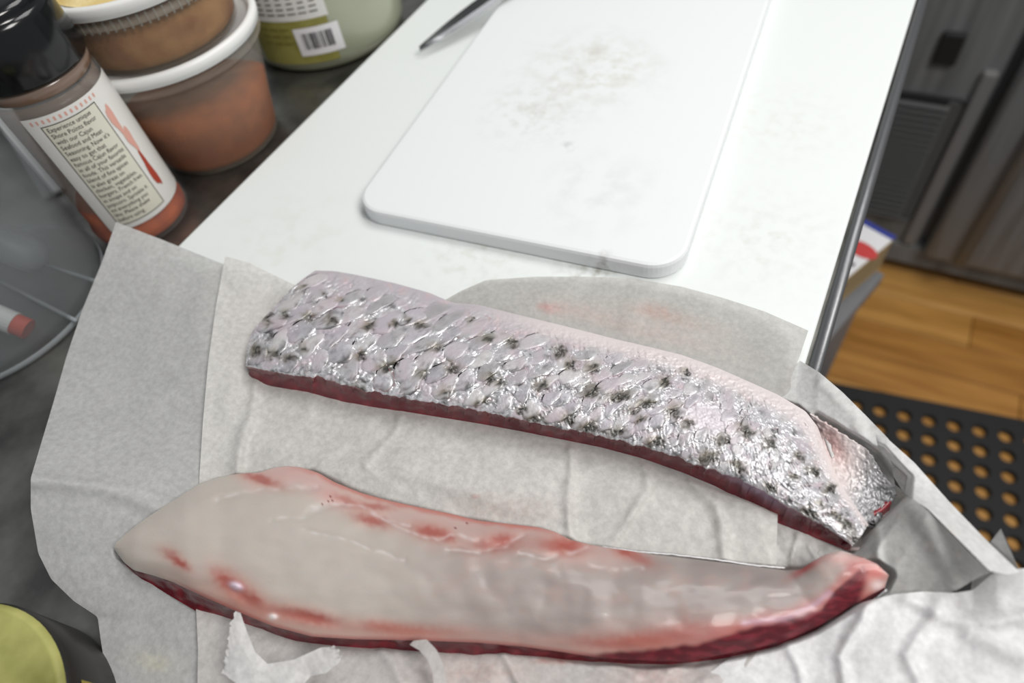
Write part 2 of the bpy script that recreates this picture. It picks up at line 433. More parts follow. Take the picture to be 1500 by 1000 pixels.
lathe(bm, [(.0318, .1170), (.0328, .1190), (.0333, .1220), (.0322, .1245), (.029, .1250)], 64)
o = from_bm('neck_ring', bm, mat('neck_ring_tan', (118, 92, 74), .2, coat=.6), sh, True)
bm = bmesh.new()
lathe(bm, [(r_ * 1.06 if r_ > .02 else r_, z_) for r_, z_ in [(.0295, .1255), (.0325, .1255), (.0330, .1270), (.0315, .1560), (.0300, .1590), (.0292, .1595), (.0292, .1620), (.0285, .1645), (.025, .1660), (0, .1660)]], 80)
capo = from_bm('cap', bm, MBLACK, sh, True)
bm = bmesh.new(); bx(bm, -.026, .026, -.0004, .0004, .1546, .1556); bmesh.ops.transform(bm, matrix=Matrix.Rotation(.55, 4, 'Z'), verts=bm.verts[:])
from_bm('flap_seam', bm, MBLACK, capo)
# label
az, hz = UC(150, 235, SX, SY, SR)
MLAB = mat('label_paper', (222, 220, 216), .45); MCRM = mat('label_cream', (214, 212, 196), .5)
MINK = mat('label_ink', (40, 38, 36), .6); MRED = mat('label_red', (166, 60, 40), .5); MPINK = mat('label_pink', (214, 160, 146), .5)
Rl = .0338
LC = .052
bm = bmesh.new(); patch(bm, -.026, .062, .0195, .1095, 0, 40, 4); lab = wrapped('label', bm, MLAB, sh, Rl, az)
bm = bmesh.new(); patch(bm, -.0175, .0175, .0235, .1035, .00015, 20, 2); wrapped('text_panel', bm, MCRM, lab, Rl, az)
bm = bmesh.new()
for (a, b, c, d) in ((-.0175, .0175, .1030, .1035), (-.0175, .0175, .0235, .0240), (-.0175, -.0170, .0235, .1035), (.0170, .0175, .0235, .1035)):
    patch(bm, a, b, c, d, .0003, 16 if b - a > .01 else 1, 1)
wrapped('panel_border', bm, MINK, lab, Rl, az)
lines = ['Experience unique', 'Shore Points flavor', 'with our Cajun', 'Seafood and Meat', "Seasoning. Now it's", 'easy to get that', 'famous Cajun flavor', 'in all of your favorite', 'foods. This versatile', 'blend of fine spices', 'is also great on', 'chicken, vegetables,', 'burgers, French fries,', 'in soups and on', 'popcorn. Sprinkle it', 'on everything you', 'like. Please shake', 'before using.']
step = .0765 / len(lines)
for i, s in enumerate(lines):
    b = text_bm(s, .0042)
    for v in b.verts: v.co.x = v.co.x * .86 - .0155; v.co.y += .0990 - i * step; v.co.z = .00035
    wrapped('lettering', b, MINK, lab, Rl, az)
for (x0, x1, y0, y1, mm) in ((.021, .026, .032, .060, MRED), (.0195, .0245, .076, .098, MPINK), (.0215, .0270, .062, .080, MPINK)):
    bm = bmesh.new(); n = 18
    c = bm.verts.new(((x0+x1)/2, (y0+y1)/2, .0003)); rg = []
    for k in range(n):
        a = 2*math.pi*k/n; q = 1 + .22 * math.sin(3*a + y0*900)
        rg.append(bm.verts.new(((x0+x1)/2 + (x1-x0)/2*q*math.cos(a), (y0+y1)/2 + (y1-y0)/2*q*math.sin(a), .0003)))
    for k in range(n): bm.faces.new((c, rg[k], rg[(k+1) % n]))
    wrapped('label_picture', bm, mm, lab, Rl, az)
bm = bmesh.new()
for k in range(13): patch(bm, -.0215 + k*.0034, -.0203 + k*.0034, .1052, .1076, .0002, 1, 1)
wrapped('label_trim', bm, MPINK, lab, Rl, az)

# ------------------------------------------------------------------ jar with olive label
JX, JY, JR = -.4636, .4525, .0727
jr = thing_at('glass_jar', JX, JY, CZ, 'wide pale-green jar with an olive label and a white barcode sticker, behind the deli containers', 'jar')
MJAR = mat('pale_green_jar', (164, 168, 146), .25, coat=.4, sss=.1)
bm = bmesh.new(); lathe(bm, [(0, .003), (.055, .002), (.062, 0), (.069, .004), (.0727, .014), (.0727, .120), (.068, .130), (.052, .138), (.052, .142), (0, .142)], 96)
from_bm('jar_body', bm, MJAR, jr, True)
bm = bmesh.new(); lathe(bm, [(.0535, .138), (.0545, .139), (.0545, .156), (.052, .158), (0, .158)], 64); from_bm('lid', bm, MLID, jr, True)
jaz, jz = UC(468, 58, JX, JY, JR)
MOL = mat('olive_label', (158, 152, 84), .5); add_var(MOL, (124, 119, 52), (158, 152, 82), 40, 4)
bm = bmesh.new(); patch(bm, -.060, .012, .012, .066, .0004, 30, 3); jl = wrapped('label', bm, MOL, jr, JR, jaz)
bm = bmesh.new(); patch(bm, -.060, .014, .050, .110, .0006, 30, 3); ul = wrapped('upper_label', bm, MLAB, jr, JR, jaz)
zc = jz - CZ
bm = bmesh.new(); patch(bm, -.019, .019, zc - .012, zc + .012, .0009, 12, 2); bs = wrapped('barcode_sticker', bm, mat('sticker_white', (232, 230, 232), .5), jr, JR, jaz)
bm = bmesh.new(); x = -.0135
rnd = random.Random(3)
while x < .0115:
    wd = rnd.choice([.0004, .0007, .0010]); patch(bm, x, x + wd, zc - .0065, zc + .0075, .0012, 1, 1); x += wd + rnd.choice([.0004, .0006, .0012])
wrapped('barcode', bm, MINK, bs, JR, jaz)
bm = bmesh.new()
for k in range(4):
    for j in range(7): patch(bm, -.054 + j*.009 + .001*k, -.047 + j*.009, .055 + k*.0042, .0565 + k*.0042, .0009, 2, 1)
wrapped('small_print', bm, mat('print_grey', (120, 120, 112), .6), ul, JR, jaz)
bm = bmesh.new()
for k in range(3):
    for j in range(5): patch(bm, -.050 + j*.010, -.042 + j*.010, .030 + k*.006, .0318 + k*.006, .0007, 2, 1)
wrapped('faded_print', bm, mat('print_olive', (122, 116, 50), .6), jl, JR, jaz)

# ------------------------------------------------------------------ clear tub on the left
TX, TY, TR = -.4901, .088, .0745
tb = thing_at('plastic_tub', TX, TY, CZ, 'tall clear plastic tub standing at the left edge, holding a white stick', 'tub')
MTUB = mat('clear_tub_plastic', (158, 161, 163), .16, spec=.6); see_through(MTUB, .80, (246, 247, 247))
bm = bmesh.new(); lathe(bm, [(0, .002), (.060, .002), (.066, 0), (.071, .001), (.0745, .005), (.0750, .012), (.0760, .06), (.078, .15), (.0805, .151), (.0805, .154), (.0765, .154), (.0745, .06), (.0733, .012), (.070, .004), (0, .004)], 96)
from_bm('tub_wall', bm, MTUB, tb, True)
MTRB = mat('tub_rib_plastic', (170, 176, 180), .2); see_through(MTRB, .45)
for (a, b) in (((60, 385), (150, 415)), ((0, 412), (112, 470))):
    p0 = U(*a, CZ + .006) - np.array([TX, TY, CZ]); p1 = U(*b, CZ + .006) - np.array([TX, TY, CZ])
    bm = bmesh.new(); tube(bm, [p0, p1], .0014, 8); from_bm('base_rib', bm, MTRB, tb, True)
bm = bmesh.new(); lathe(bm, [(.0738, .0), (.0752, .0005), (.0756, .003), (.0746, .0045)], 96)
from_bm('foot_ring', bm, MTRB, tb, True)
p0 = Vector(U(-60, 440, CZ + .03)); p1 = Vector(U(22, 474, CZ + .012)); pe = p1 + (p1 - p0).normalized() * .0085
stk = empty('marker_stick', p1); tag(stk, 'white stick with a red end lying inside the clear plastic tub', 'stick')
bm = bmesh.new(); tube(bm, [p0, p1], .0075, 20); setparent(from_bm('white_shaft', bm, MLID, smooth=False), stk)
bm = bmesh.new(); tube(bm, [p1, pe], [.0068, .0068], 20); setparent(from_bm('red_end', bm, mat('coral_red', (208, 84, 66), .5)), stk)
p0 = Vector(U(-80, 330, CZ + .05)); p1 = Vector(U(42, 372, CZ + .016)); dd = (p1 - p0).normalized()
bm = bmesh.new(); tube(bm, [p0, p1, p1 + dd*.006, p1 + dd*.010, p1 + dd*.012], [.0125, .0125, .011, .007, .002], 24)
MSPO = mat('frosted_handle', (160, 165, 168), .35); see_through(MSPO, .55)
tag(from_bm('scoop_handle', bm, MSPO, smooth=True), 'frosted round-ended scoop handle leaning inside the clear tub', 'scoop')
# grey strip behind
a = U(-6, 150, CZ + .004); b = U(80, 284, CZ + .002); bm = bmesh.new()
d = Vector((b - a)); d.z = 0; d.normalize(); s = Vector((-d.y, d.x, 0)) * .0085
a = Vector((a[0], a[1], CZ)) - d*.08; b = Vector((b[0], b[1], CZ))
vs = [bm.verts.new(p + Vector((0, 0, h))) for h in (0, .003) for p in (a - s, b - s, b + s, a + s)]
for f in ((0, 1, 2, 3), (4, 5, 6, 7), (0, 1, 5, 4), (1, 2, 6, 5), (2, 3, 7, 6), (3, 0, 4, 7)): bm.faces.new([vs[i] for i in f])
bmesh.ops.bevel(bm, geom=bm.edges[:], offset=.0008, segments=2, affect='EDGES')
tag(from_bm('plastic_strip', bm, mat('grey_strip_plastic', (168, 170, 170), .5)), 'flat grey plastic strip lying on the counter between tub and spice shaker', 'strip')

# ------------------------------------------------------------------ yellow-lidded can at the lower left
YX, YY, YR, YZ = -.2500, -.1010, .0625, .026
yc = thing_at('spice_can', YX, YY, CZ, 'dark round can with a yellow-green printed top, cut off by the lower left corner', 'can')
MDK = mat('dark_can_label', (34, 33, 30), .4)
hc = YZ - CZ
bm = bmesh.new(); lathe(bm, [(0, 0), (YR - .002, 0), (YR, .002), (YR, hc - .004), (YR - .002, hc - .001), (YR - .005, hc - .0005), (YR - .0055, hc - .002), (0, hc - .002)], 80); from_bm('can_body', bm, MDK, yc, True)
MYL = mat('yellow_green_top', (172, 170, 92), .5); add_var(MYL, (132, 131, 68), (176, 174, 104), 40, 5)
bm = bmesh.new(); lathe(bm, [(YR - .0010, hc - .001), (YR - .0025, hc + .0012), (YR - .004, hc + .0012), (YR - .006, hc), (0, hc)], 80); from_bm('can_top', bm, MYL, yc, True)
bm = bmesh.new()
for k in range(5):
    for j in range(3): patch(bm, -.038 + k*.016, -.029 + k*.016 + .002*(j % 2), -.030 + j*.026, -.020 + j*.026 , hc + .0002, 1, 1)
from_bm('top_print', bm, mat('olive_print', (122, 120, 54), .6), yc)
MYP = mat('yellow_side_print', (150, 134, 52), .5)
for k, (a, z0, z1) in enumerate(((.75, .012, .024), (.5, .010, .02), (.32, .014, .028), (.95, .020, .030), (.1, .012, .025), (.62, .024, .032), (.2, .006, .012))):
    bm = bmesh.new(); patch(bm, -.0022, .0022, z0, z1, .0003, 2, 1); wrapped('side_print', bm, MYP, yc, YR, a)

# ------------------------------------------------------------------ refrigerator cabinet across the aisle
CYF = 1.2
cb = empty('refrigerator', (.2, CYF, FZ)); tag(cb, 'stainless steel refrigerator with a dark louvred grille across the aisle', 'refrigerator')
def cpart(name, x0, x1, y0, y1, z0, z1, m, bev=0, sm=False, label=None):
    bm = bmesh.new(); bx(bm, x0, x1, y0, y1, z0, z1, bev); o = from_bm(name, bm, m, smooth=sm); setparent(o, cb)
    if label: o['label'] = label
    return o
cpart('cabinet_body', -.9, 1.2, CYF + .02, 1.9, -.845, .35, MCAB)
cpart('grille_panel', -.85, .190, CYF + .004, CYF + .022, -.80, .1, MCAB, .003)
gb = cpart('grille_backing', -.70, .160, CYF + .001, CYF + .010, -.735, -.455, MGRILL, .012)
zz = -.725
while zz < -.475:
    bm = bmesh.new(); bx(bm, -.69, .138, -.006, .006, -.0018, .0018, .0008, 1)
    bmesh.ops.transform(bm, matrix=Matrix.Translation((0, CYF - .004, zz)) @ Matrix.Rotation(.6, 4, 'X'), verts=bm.verts[:])
    from_bm('louvre_slat', bm, MGRILL, gb); zz += .0125
cpart('slot', -.3, .134, CYF - .003, CYF + .002, -.472, -.462, mat('slot_black', (10, 10, 10), .6), .002)
cpart('grille_frame', .161, .184, CYF - .008, CYF + .01, -.79, -.40, mat('grille_trim', (120, 120, 120), .5), .005)
cpart('latch', .084, .118, CYF - .006, CYF + .006, -.40, -.345, mat('latch_black', (28, 28, 28), .5), .004)
cpart('base_rail', -.85, 1.15, CYF - .004, CYF + .02, -.845, -.795, MCAB, .003)
cpart('door', .205, .98, CYF - .03, CYF + .012, -.795, .30, MCABD, .012, True)
bm = bmesh.new(); tube(bm, [(.268, CYF - .036, -.78), (.268, CYF - .036, .25)], .012, 18); setparent(from_bm('door_streak_pull', bm, MCABD, smooth=True), cb)  # rounded pull, added to catch light as the door's bright vertical streak
for lx in (-.8, .05, 1.1):
    for ly in (CYF + .06, 1.84):
        bm = bmesh.new(); tube(bm, [(lx, ly, FZ), (lx, ly, -.845)], .02, 14); setparent(from_bm('leg', bm, MRAIL, smooth=True), cb)

# ------------------------------------------------------------------ box and tote beneath the counter edge
BZ = -.36
b0 = Vector(U(1258, 325, BZ)); b1 = Vector(U(1307, 352, BZ)); b2 = Vector(U(1235, 466, BZ))
ex = (b1 - b0).normalized(); ln = (b2 - b1); ey = Vector((-ex.y, ex.x, 0))
if ey.dot(ln) > 0: ey = -ey
ll = ln.dot(ey)
bxt = empty('printed_box', (b1 + b2) / 2 - Vector((0, 0, .05))); tag(bxt, 'white printed box with a red oval and blue edge, tucked under the counter edge', 'box')
def obox(name, o, ex, ey, w, l, z0, z1, m, parent, bev=.001):
    bm = bmesh.new(); bx(bm, -w, 0, 0, l, z0, z1, bev, 1)
    mt = Matrix([[ex.x, ey.x, 0, o.x], [ex.y, ey.y, 0, o.y], [0, 0, 1, 0], [0, 0, 0, 1]])
    bmesh.ops.transform(bm, matrix=mt, verts=bm.verts[:]); ob = from_bm(name, bm, m)
    if parent: setparent(ob, parent)
    return ob
MBXW = mat('box_white', (222, 222, 224), .55); MCARD = mat('brown_cardboard', (150, 128, 92), .8)
obox('carton', b1, ex, ey, .16, ll, BZ - .05, BZ - .0006, MCARD, bxt)
obox('printed_top', b1, ex, ey, .1598, ll, BZ - .0007, BZ, MBXW, bxt, 0)
obox('blue_band', b1, ex, ey, .1597, .009, BZ - .0002, BZ + .0004, mat('blue_print', (44, 56, 138), .5), bxt, 0)
obox('red_band', b1 + ey * (ll - .011), ex, ey, .1597, .009, BZ - .0002, BZ + .0004, mat('red_print', (190, 70, 52), .5), bxt, 0)
MRP = mat('red_oval_print', (192, 62, 62), .5)
bm = bmesh.new(); cc = Vector(U(1262, 365, BZ + .0006)); n = 28
bm.faces.new([bm.verts.new(cc + ex * (.021 * math.cos(2*math.pi*k/n)) + ey * (.0125 * math.sin(2*math.pi*k/n))) for k in range(n)]); setparent(from_bm('red_oval', bm, MRP), bxt)
for (px, py, w_, h_) in ((1243, 384, .016, .006), (1231, 414, .014, .007), (1222, 384, .010, .007)):
    cc = Vector(U(px, py, BZ + .0006)); bm = bmesh.new()
    bm.faces.new([bm.verts.new(cc + ex * sx * w_ / 2 + ey * sy * h_ / 2) for sx, sy in ((-1, -1), (1, -1), (1, 1), (-1, 1))]); setparent(from_bm('dark_print', bm, MINK), bxt)
TZ = BZ - .052
g0 = Vector(U(1238, 470, TZ)); g1 = Vector(U(1186, 532, TZ)); gx = (g1 - g0).normalized(); gs = Vector((gx.y, -gx.x, 0))
if gs.x > 0: gs = -gs
tt = empty('storage_tote', (g0 + g1) / 2 - Vector((0, 0, .3))); tag(tt, 'grey storage tote under the counter, below the printed box', 'tote')
bm = bmesh.new(); A = g0 - gx * .10; B = g1 + gx * .14
def hexa(bm, pts, z0, z1):
    lo = [bm.verts.new((p.x, p.y, z0)) for p in pts]; hi = [bm.verts.new((p.x, p.y, z1)) for p in pts]; k = len(pts)
    bm.faces.new(lo); bm.faces.new(hi)
    for i in range(k): bm.faces.new((lo[i], lo[(i+1) % k], hi[(i+1) % k], hi[i]))
MTOT = mat('grey_tote_plastic', (112, 114, 118), .45)
ins = .012
hexa(bm, [A + gs*ins, B + gs*ins, B + gs*.2, A + gs*.2], FZ + .0122, TZ - .02); setparent(from_bm('tote_body', bm, MTOT), tt)
bm = bmesh.new(); hexa(bm, [A, B, B + gs*.21, A + gs*.21], TZ - .02, TZ - .0005); setparent(from_bm('tote_lid', bm, MTOT), tt)

# ------------------------------------------------------------------ rubber mat
o0 = Vector(U(1358, 620, FZ)); sx_ = (Vector(U(1472, 643, FZ)) - Vector(U(1289, 608, FZ))) / 5; sy_ = (Vector(U(1357, 676, FZ)) - o0) / 2
px_, py_ = sx_.length, sy_.length
ma = math.atan2(sx_.y, sx_.x); mb = math.atan2(-sy_.x, sy_.y) - math.pi  # heading of rows
while mb < -math.pi: mb += 2*math.pi
mang = ma * .5 + mb * .5 if abs(ma - mb) < .6 else ma
ex = Vector((math.cos(mang), math.sin(mang), 0)); ey = Vector((math.sin(mang), -math.cos(mang), 0))
bm = bmesh.new(); n = 16; NI0, NI1, NJ = -9, 15, 16; th = .012; hr = .0118
def cell(cx, cy):
    rot = [(math.cos(2*math.pi*k/n + math.pi/4), math.sin(2*math.pi*k/n + math.pi/4)) for k in range(n)]
    def sq(c, s):
        m_ = max(abs(c), abs(s)); return (c / m_ * px_/2, s / m_ * py_/2)
    for z0, z1 in ((th, th),):
        ot = [bm.verts.new((cx + sq(c, s)[0], cy + sq(c, s)[1], th)) for c, s in rot]
        it = [bm.verts.new((cx + hr*c*1.06, cy + hr*s*1.06, th)) for c, s in rot]
        im = [bm.verts.new((cx + hr*c, cy + hr*s, th - .001)) for c, s in rot]
        ib = [bm.verts.new((cx + hr*c, cy + hr*s, 0)) for c, s in rot]
        for r0, r1 in ((ot, it), (it, im), (im, ib)):
            for k in range(n): bm.faces.new((r0[k], r0[(k+1) % n], r1[(k+1) % n], r1[k]))
for i in range(NI0, NI1):
    for j in range(0, NJ): cell(i * px_, j * py_)
x0, x1, y0, y1 = (NI0 - .5)*px_, (NI1 - .5)*px_, -.5*py_, (NJ - .5)*py_
for (a, b, c, d) in ((x0 - .02, x1 + .02, y0 - .022, y0), (x0 - .02, x1 + .02, y1, y1 + .02), (x0 - .02, x0, y0, y1), (x1, x1 + .02, y0, y1)):
    bx(bm, a, b, c, d, 0, th)
bmesh.ops.remove_doubles(bm, verts=bm.verts[:], dist=1e-5)
mt = Matrix([[ex.x, ey.x, 0, o0.x], [ex.y, ey.y, 0, o0.y], [0, 0, 1, FZ], [0, 0, 0, 1]])
bmesh.ops.transform(bm, matrix=mt, verts=bm.verts[:])
tag(from_bm('rubber_mat', bm, MRUB), 'black rubber floor mat with rows of round drainage holes on the wooden floor', 'mat')

# footprints of the two fillets, so the paper lies beneath them
fA_top = [(462, 396, .010), (490, 397, .009), (520, 402, .008), (580, 415, .007), (630, 429, .006), (662, 443, .005), (700, 446, .006), (760, 461, .008), (830, 478, .009), (900, 496, .009), (960, 510, .009), (1000, 520, .009), (1050, 538, .009), (1100, 560, .009), (1140, 578, .008), (1180, 602, .007), (1198, 625, .007), (1208, 655, .007), (1222, 690, .007), (1240, 722, .007), (1256, 745, .008), (1272, 768, .009)]
fA_bot = [(360, 536, .015), (400, 544, .017), (425, 549, .017), (470, 553, .018), (500, 562, .018), (550, 575, .018), (600, 584, .018), (625, 588, .018), (680, 597, .018), (740, 609, .018), (800, 623, .018), (860, 634, .018), (920, 648, .018), (980, 665, .018), (1030, 684, .018), (1080, 700, .018), (1120, 720, .017), (1160, 745, .015), (1210, 772, .013), (1249, 799, .011)]
fA_left = [(462, 396, .010), (444, 408, .012), (425, 424, .013), (405, 446, .014), (384, 468, .014), (370, 484, .014), (362, 505, .014), (360, 536, .015)]
fA_right = [(1272, 768, .009), (1262, 784, .010), (1249, 799, .011)]
FA = Coons(fA_top, fA_bot, fA_left, fA_right, 3)
fB_top = [(168, 796, .008), (182, 783, .009), (200, 768, .010), (240, 741, .010), (270, 722, .010), (292, 708, .009), (320, 698, .008), (352, 693, .008), (378, 692, .008), (400, 685, .008), (418, 682, .008), (440, 684, .008), (466, 692, .008), (490, 706, .008), (530, 722, .008), (570, 733, .008), (620, 744, .008), (660, 752, .008), (700, 762, .008), (745, 767, .008), (790, 772, .008), (812, 778, .008), (835, 790, .007), (868, 798, .006), (900, 803, .006), (960, 812, .006), (1020, 819, .006), (1080, 826, .006), (1150, 835, .006), (1172, 834, .010), (1190, 822, .014), (1210, 811, .016), (1232, 806, .017), (1262, 815, .017)]
fB_bot = [(170, 808, .006), (182, 824, .006), (196, 835, .006), (226, 843, .006), (250, 851, .007), (280, 865, .008), (308, 878, .008), (349, 896, .008), (400, 917, .008), (457, 932, .008), (520, 936, .008), (580, 937, .008), (620, 938, .008), (700, 941, .007), (760, 946, .005), (820, 954, .005), (870, 962, .005), (920, 966, .005), (960, 968, .005), (1000, 969, .004), (1050, 960, .004), (1100, 951, .004), (1150, 938, .005), (1200, 916, .006), (1240, 892, .007), (1270, 874, .009), (1296, 860, .012)]
fB_left = [(168, 796, .008), (166, 802, .0065), (170, 808, .005)]
fB_right = [(1262, 815, .017), (1285, 826, .016), (1302, 842, .014), (1296, 860, .012)]
FB = Coons(fB_top, fB_bot, fB_left, fB_right, 2)

def footprint(S3, n=60):
    t = np.linspace(0, 1, n); o, l = np.zeros(n), np.ones(n)
    q = np.concatenate([S3(t, o), S3(l, t), S3(t[::-1], l), S3(o, t[::-1])])
    return U(q[:, 0], q[:, 1], q[:, 2])[:, :2]
def poly_dist(x, y, poly):
    """signed distance, negative inside"""
    pts = [tuple(p) for p in poly] + [tuple(poly[0])]
    d = seg_dist(x, y, [(a, b) for a, b in pts]) if True else 0
    ins = np.zeros(x.shape, bool)
    for (x0, y0), (x1, y1) in zip(pts[:-1], pts[1:]):
        if y0 == y1: continue
        c = ((y0 > y) != (y1 > y)) & (x < (x1 - x0) * (y - y0) / (y1 - y0) + x0); ins ^= c
    return np.where(ins, -d, d)
def dedup(p): return np.array([p[i] for i in range(len(p)) if np.hypot(*(p[i] - p[i-1])) > 1e-6])
FOOT = [(dedup(footprint(FA))[::3], .0014), (dedup(footprint(FB))[::3], -.0045), (dedup(U(*np.array([(1196, 608), (1240, 640), (1280, 672), (1313, 716), (1305, 748), (1280, 765), (1250, 740), (1210, 665)], float).T, .009)[:, :2]), .0035)]
LAYER = [0]
# ------------------------------------------------------------------ paper sheets
def paper_mat(name, tr=.28, clear=.10, rough=.5):
    m = mat(name, rough=rough, spec=.35); a = vcol(m)
    vec = coord(m)
    n = N(m, 'ShaderNodeTexNoise'); n.inputs['Scale'].default_value = 330; n.inputs['Detail'].default_value = 4; n.inputs['Roughness'].default_value = .65; L(m, vec, n.inputs['Vector'])
    nb = N(m, 'ShaderNodeTexNoise'); nb.inputs['Scale'].default_value = 55; nb.inputs['Detail'].default_value = 3; L(m, vec, nb.inputs['Vector'])
    mr = N(m, 'ShaderNodeMapRange'); mr.inputs['From Min'].default_value = .35; mr.inputs['From Max'].default_value = .7; mr.inputs['To Min'].default_value = .86; mr.inputs['To Max'].default_value = 1.09
    L(m, n.outputs[0], mr.inputs['Value'])
    mu = N(m, 'ShaderNodeMix', data_type='RGBA', blend_type='MULTIPLY'); mu.inputs[0].default_value = 1
    L(m, a.outputs['Color'], mu.inputs[6]); L(m, mr.outputs[0], mu.inputs[7]); L(m, mu.outputs[2], BS(m).inputs['Base Color'])
    b1_ = N(m, 'ShaderNodeBump'); b1_.inputs['Strength'].default_value = .35; b1_.inputs['Distance'].default_value = .0005; L(m, n.outputs[0], b1_.inputs['Height'])
    b2_ = N(m, 'ShaderNodeBump'); b2_.inputs['Strength'].default_value = .35; b2_.inputs['Distance'].default_value = .0015; L(m, nb.outputs[0], b2_.inputs['Height']); L(m, b1_.outputs[0], b2_.inputs['Normal'])
    L(m, b2_.outputs[0], BS(m).inputs['Normal'])
    out = m.node_tree.nodes['Material Output']
    t = N(m, 'ShaderNodeBsdfTranslucent'); L(m, mu.outputs[2], t.inputs[0]); L(m, b2_.outputs[0], t.inputs['Normal'])
    x1_ = N(m, 'ShaderNodeMixShader'); x1_.inputs[0].default_value = tr; L(m, BS(m).outputs[0], x1_.inputs[1]); L(m, t.outputs[0], x1_.inputs[2])
    tp = N(m, 'ShaderNodeBsdfTransparent'); x2_ = N(m, 'ShaderNodeMixShader'); x2_.inputs[0].default_value = clear
    L(m, x1_.outputs[0], x2_.inputs[1]); L(m, tp.outputs[0], x2_.inputs[2]); L(m, x2_.outputs[0], out.inputs[0])
    return m
MPAP = paper_mat('butcher_paper', .22, .05)
MPAPT = paper_mat('damp_thin_paper', .25, .16)
def sheet(name, top, bottom, left, right, nu, nv, label, m=MPAP, base=(206, 206, 205), amp=.0012, fs=28, seed=1, extra=None, stains=(), cr=None, sm=4, zoff=0, torn=0, flat=True):
    S = Coons(top, bottom, left, right, sm)
    u, v = np.meshgrid(np.linspace(0, 1, nu), np.linspace(0, 1, nv), indexing='ij')
    q = S(u, v); px, py, z = q[..., 0], q[..., 1], q[..., 2]
    W0 = U(px, py, z)
    x, y = W0[..., 0], W0[..., 1]
    wx = x + .006 * noise(x * 30, y * 30, seed + 50); wy = y + .006 * noise(x * 30, y * 30, seed + 51)
    h = amp * (.85 * ridge(wx * fs, wy * fs, 3, seed, .018) + .9 * fbm(x * fs * .6, y * fs * .6, 2, seed + 9))
    z = z + h
    if extra: z = z + extra(px, py)
    if flat:
        for poly, zl in FOOT:
            W1 = U(px, py, z); f = sstep(.003, .0, poly_dist(W1[..., 0], W1[..., 1], poly))
            lim = zl - .0003 * LAYER[0] + (.011 * sstep(1190, 1285, px) if zl < 0 else 0); z = np.where(z > lim, z * (1 - f) + lim * f, z)
        LAYER[0] = (LAYER[0] + 1) % 3
    if torn:
        e = torn * noise(px / 6., py / 6., seed + 3)
        edge = np.exp(-np.minimum(u, 1 - u) * 30)
        px = px + e * edge; py = py + torn * noise(px / 5., py / 5., seed + 4) * edge
    P_ = U(px, py, z + zoff)
    c = np.ones(P_.shape[:2] + (3,)) * lin(base)
    c = c * (1 + .05 * fbm(x * 40, y * 40, 3, seed + 20))[..., None]
    for (sx, sy, rx, ry, a, colr, amt) in stains:
        f = blob(px, py, sx, sy, rx, ry, a) * amt * np.clip(.75 + .8 * fbm(px / 9., py / 9., 3, 77), 0, 1)
        c = mixc(c, lin(colr), np.clip(f, 0, 1))
    C4 = np.concatenate([c, np.ones(c.shape[:2] + (1,))], -1)
    me = mesh_from(name, P_, grid_faces(nu, nv), C4)
    o = link(name, me, m); return tag(o, label, 'paper', 'butcher paper sheets')
def fold(pts, w_, h_):           # a raised crease along a line
    return lambda px, py: .75 * h_ * np.exp(-(seg_dist(px + 4 * noise(px / 40., py / 40., 5), py + 4 * noise(px / 40., py / 40., 6), pts) / (w_ * 1.5)) ** 2)
def addf(*fs): return lambda px, py: sum(f(px, py) for f in fs)

# left sheet
sheet('paper_sheet', [(170, 325, .030), (240, 352, .018), (325, 386, .006), (350, 396, .004)],
      [(160, 1015, -.010), (230, 1020, -.009), (330, 1020, -.006)],
      [(170, 325, .030), (150, 382, .022), (122, 450, .012), (98, 520, .010), (78, 590, .012), (60, 650, .020), (45, 700, .026), (45, 745, .018), (56, 810, .006), (75, 848, .000), (108, 880, -.005), (143, 903, -.008), (148, 940, -.009), (160, 1015, -.010)],
      [(350, 396, .004), (350, 560, .003), (350, 750, -.004), (330, 1020, -.006)], 110, 260,
      'flat paper sheet spreading left past the white board, with one crease across it', amp=.0007, fs=22, seed=3,
      base=(192, 192, 191), extra=addf(fold([(45, 703), (120, 712), (180, 722), (235, 745), (300, 770)], 7, .0018), fold([(235, 440), (215, 500)], 14, .0008), fold([(300, 380), (280, 560)], 12, .0006)),
      stains=[(225, 970, 30, 14, 10, (226, 222, 190), .5)])
# middle sheet, beneath both fillets
sheet('paper_sheet', [(330, 375, .014), (365, 385, .010), (400, 402, .004), (520, 460, .002), (700, 520, .002), (900, 570, .002), (1040, 620, .002), (1140, 690, .003)],
      [(292, 860, -.006), (500, 900, -.008), (800, 920, -.008), (1000, 900, -.006), (1136, 850, 0)],
      [(330, 375, .014), (316, 450, .010), (305, 530, .010), (297, 620, .008), (292, 700, .004), (290, 860, -.006)],
      [(1140, 690, .003), (1139, 760, .006), (1136, 850, 0)], 300, 130,
      'wrinkled translucent paper sheet lying between and under the two fillets', m=MPAP, amp=.0021, fs=24, seed=11,
      base=(216, 214, 210), cr=None, extra=addf(
          fold([(378, 560), (372, 600), (350, 655), (345, 690)], 6, .003), fold([(590, 605), (575, 640), (545, 668), (535, 680)], 4, .0016),
          fold([(835, 650), (838, 700), (830, 740), (835, 790)], 5, .0022), fold([(940, 665), (950, 715), (915, 770), (890, 800)], 5, .002),
          fold([(1015, 700), (1050, 740), (1060, 790), (1062, 820)], 6, .0025), fold([(480, 690), (600, 690), (760, 745), (830, 745)], 9, .0016),
          fold([(400, 640), (520, 655), (680, 640)], 12, -.0012)),
      stains=[(697, 727, 5, 3, 0, (196, 110, 100), .9), (760, 745, 70, 22, 0, (206, 186, 180), .5), (700, 740, 60, 20, 10, (206, 190, 184), .5)])
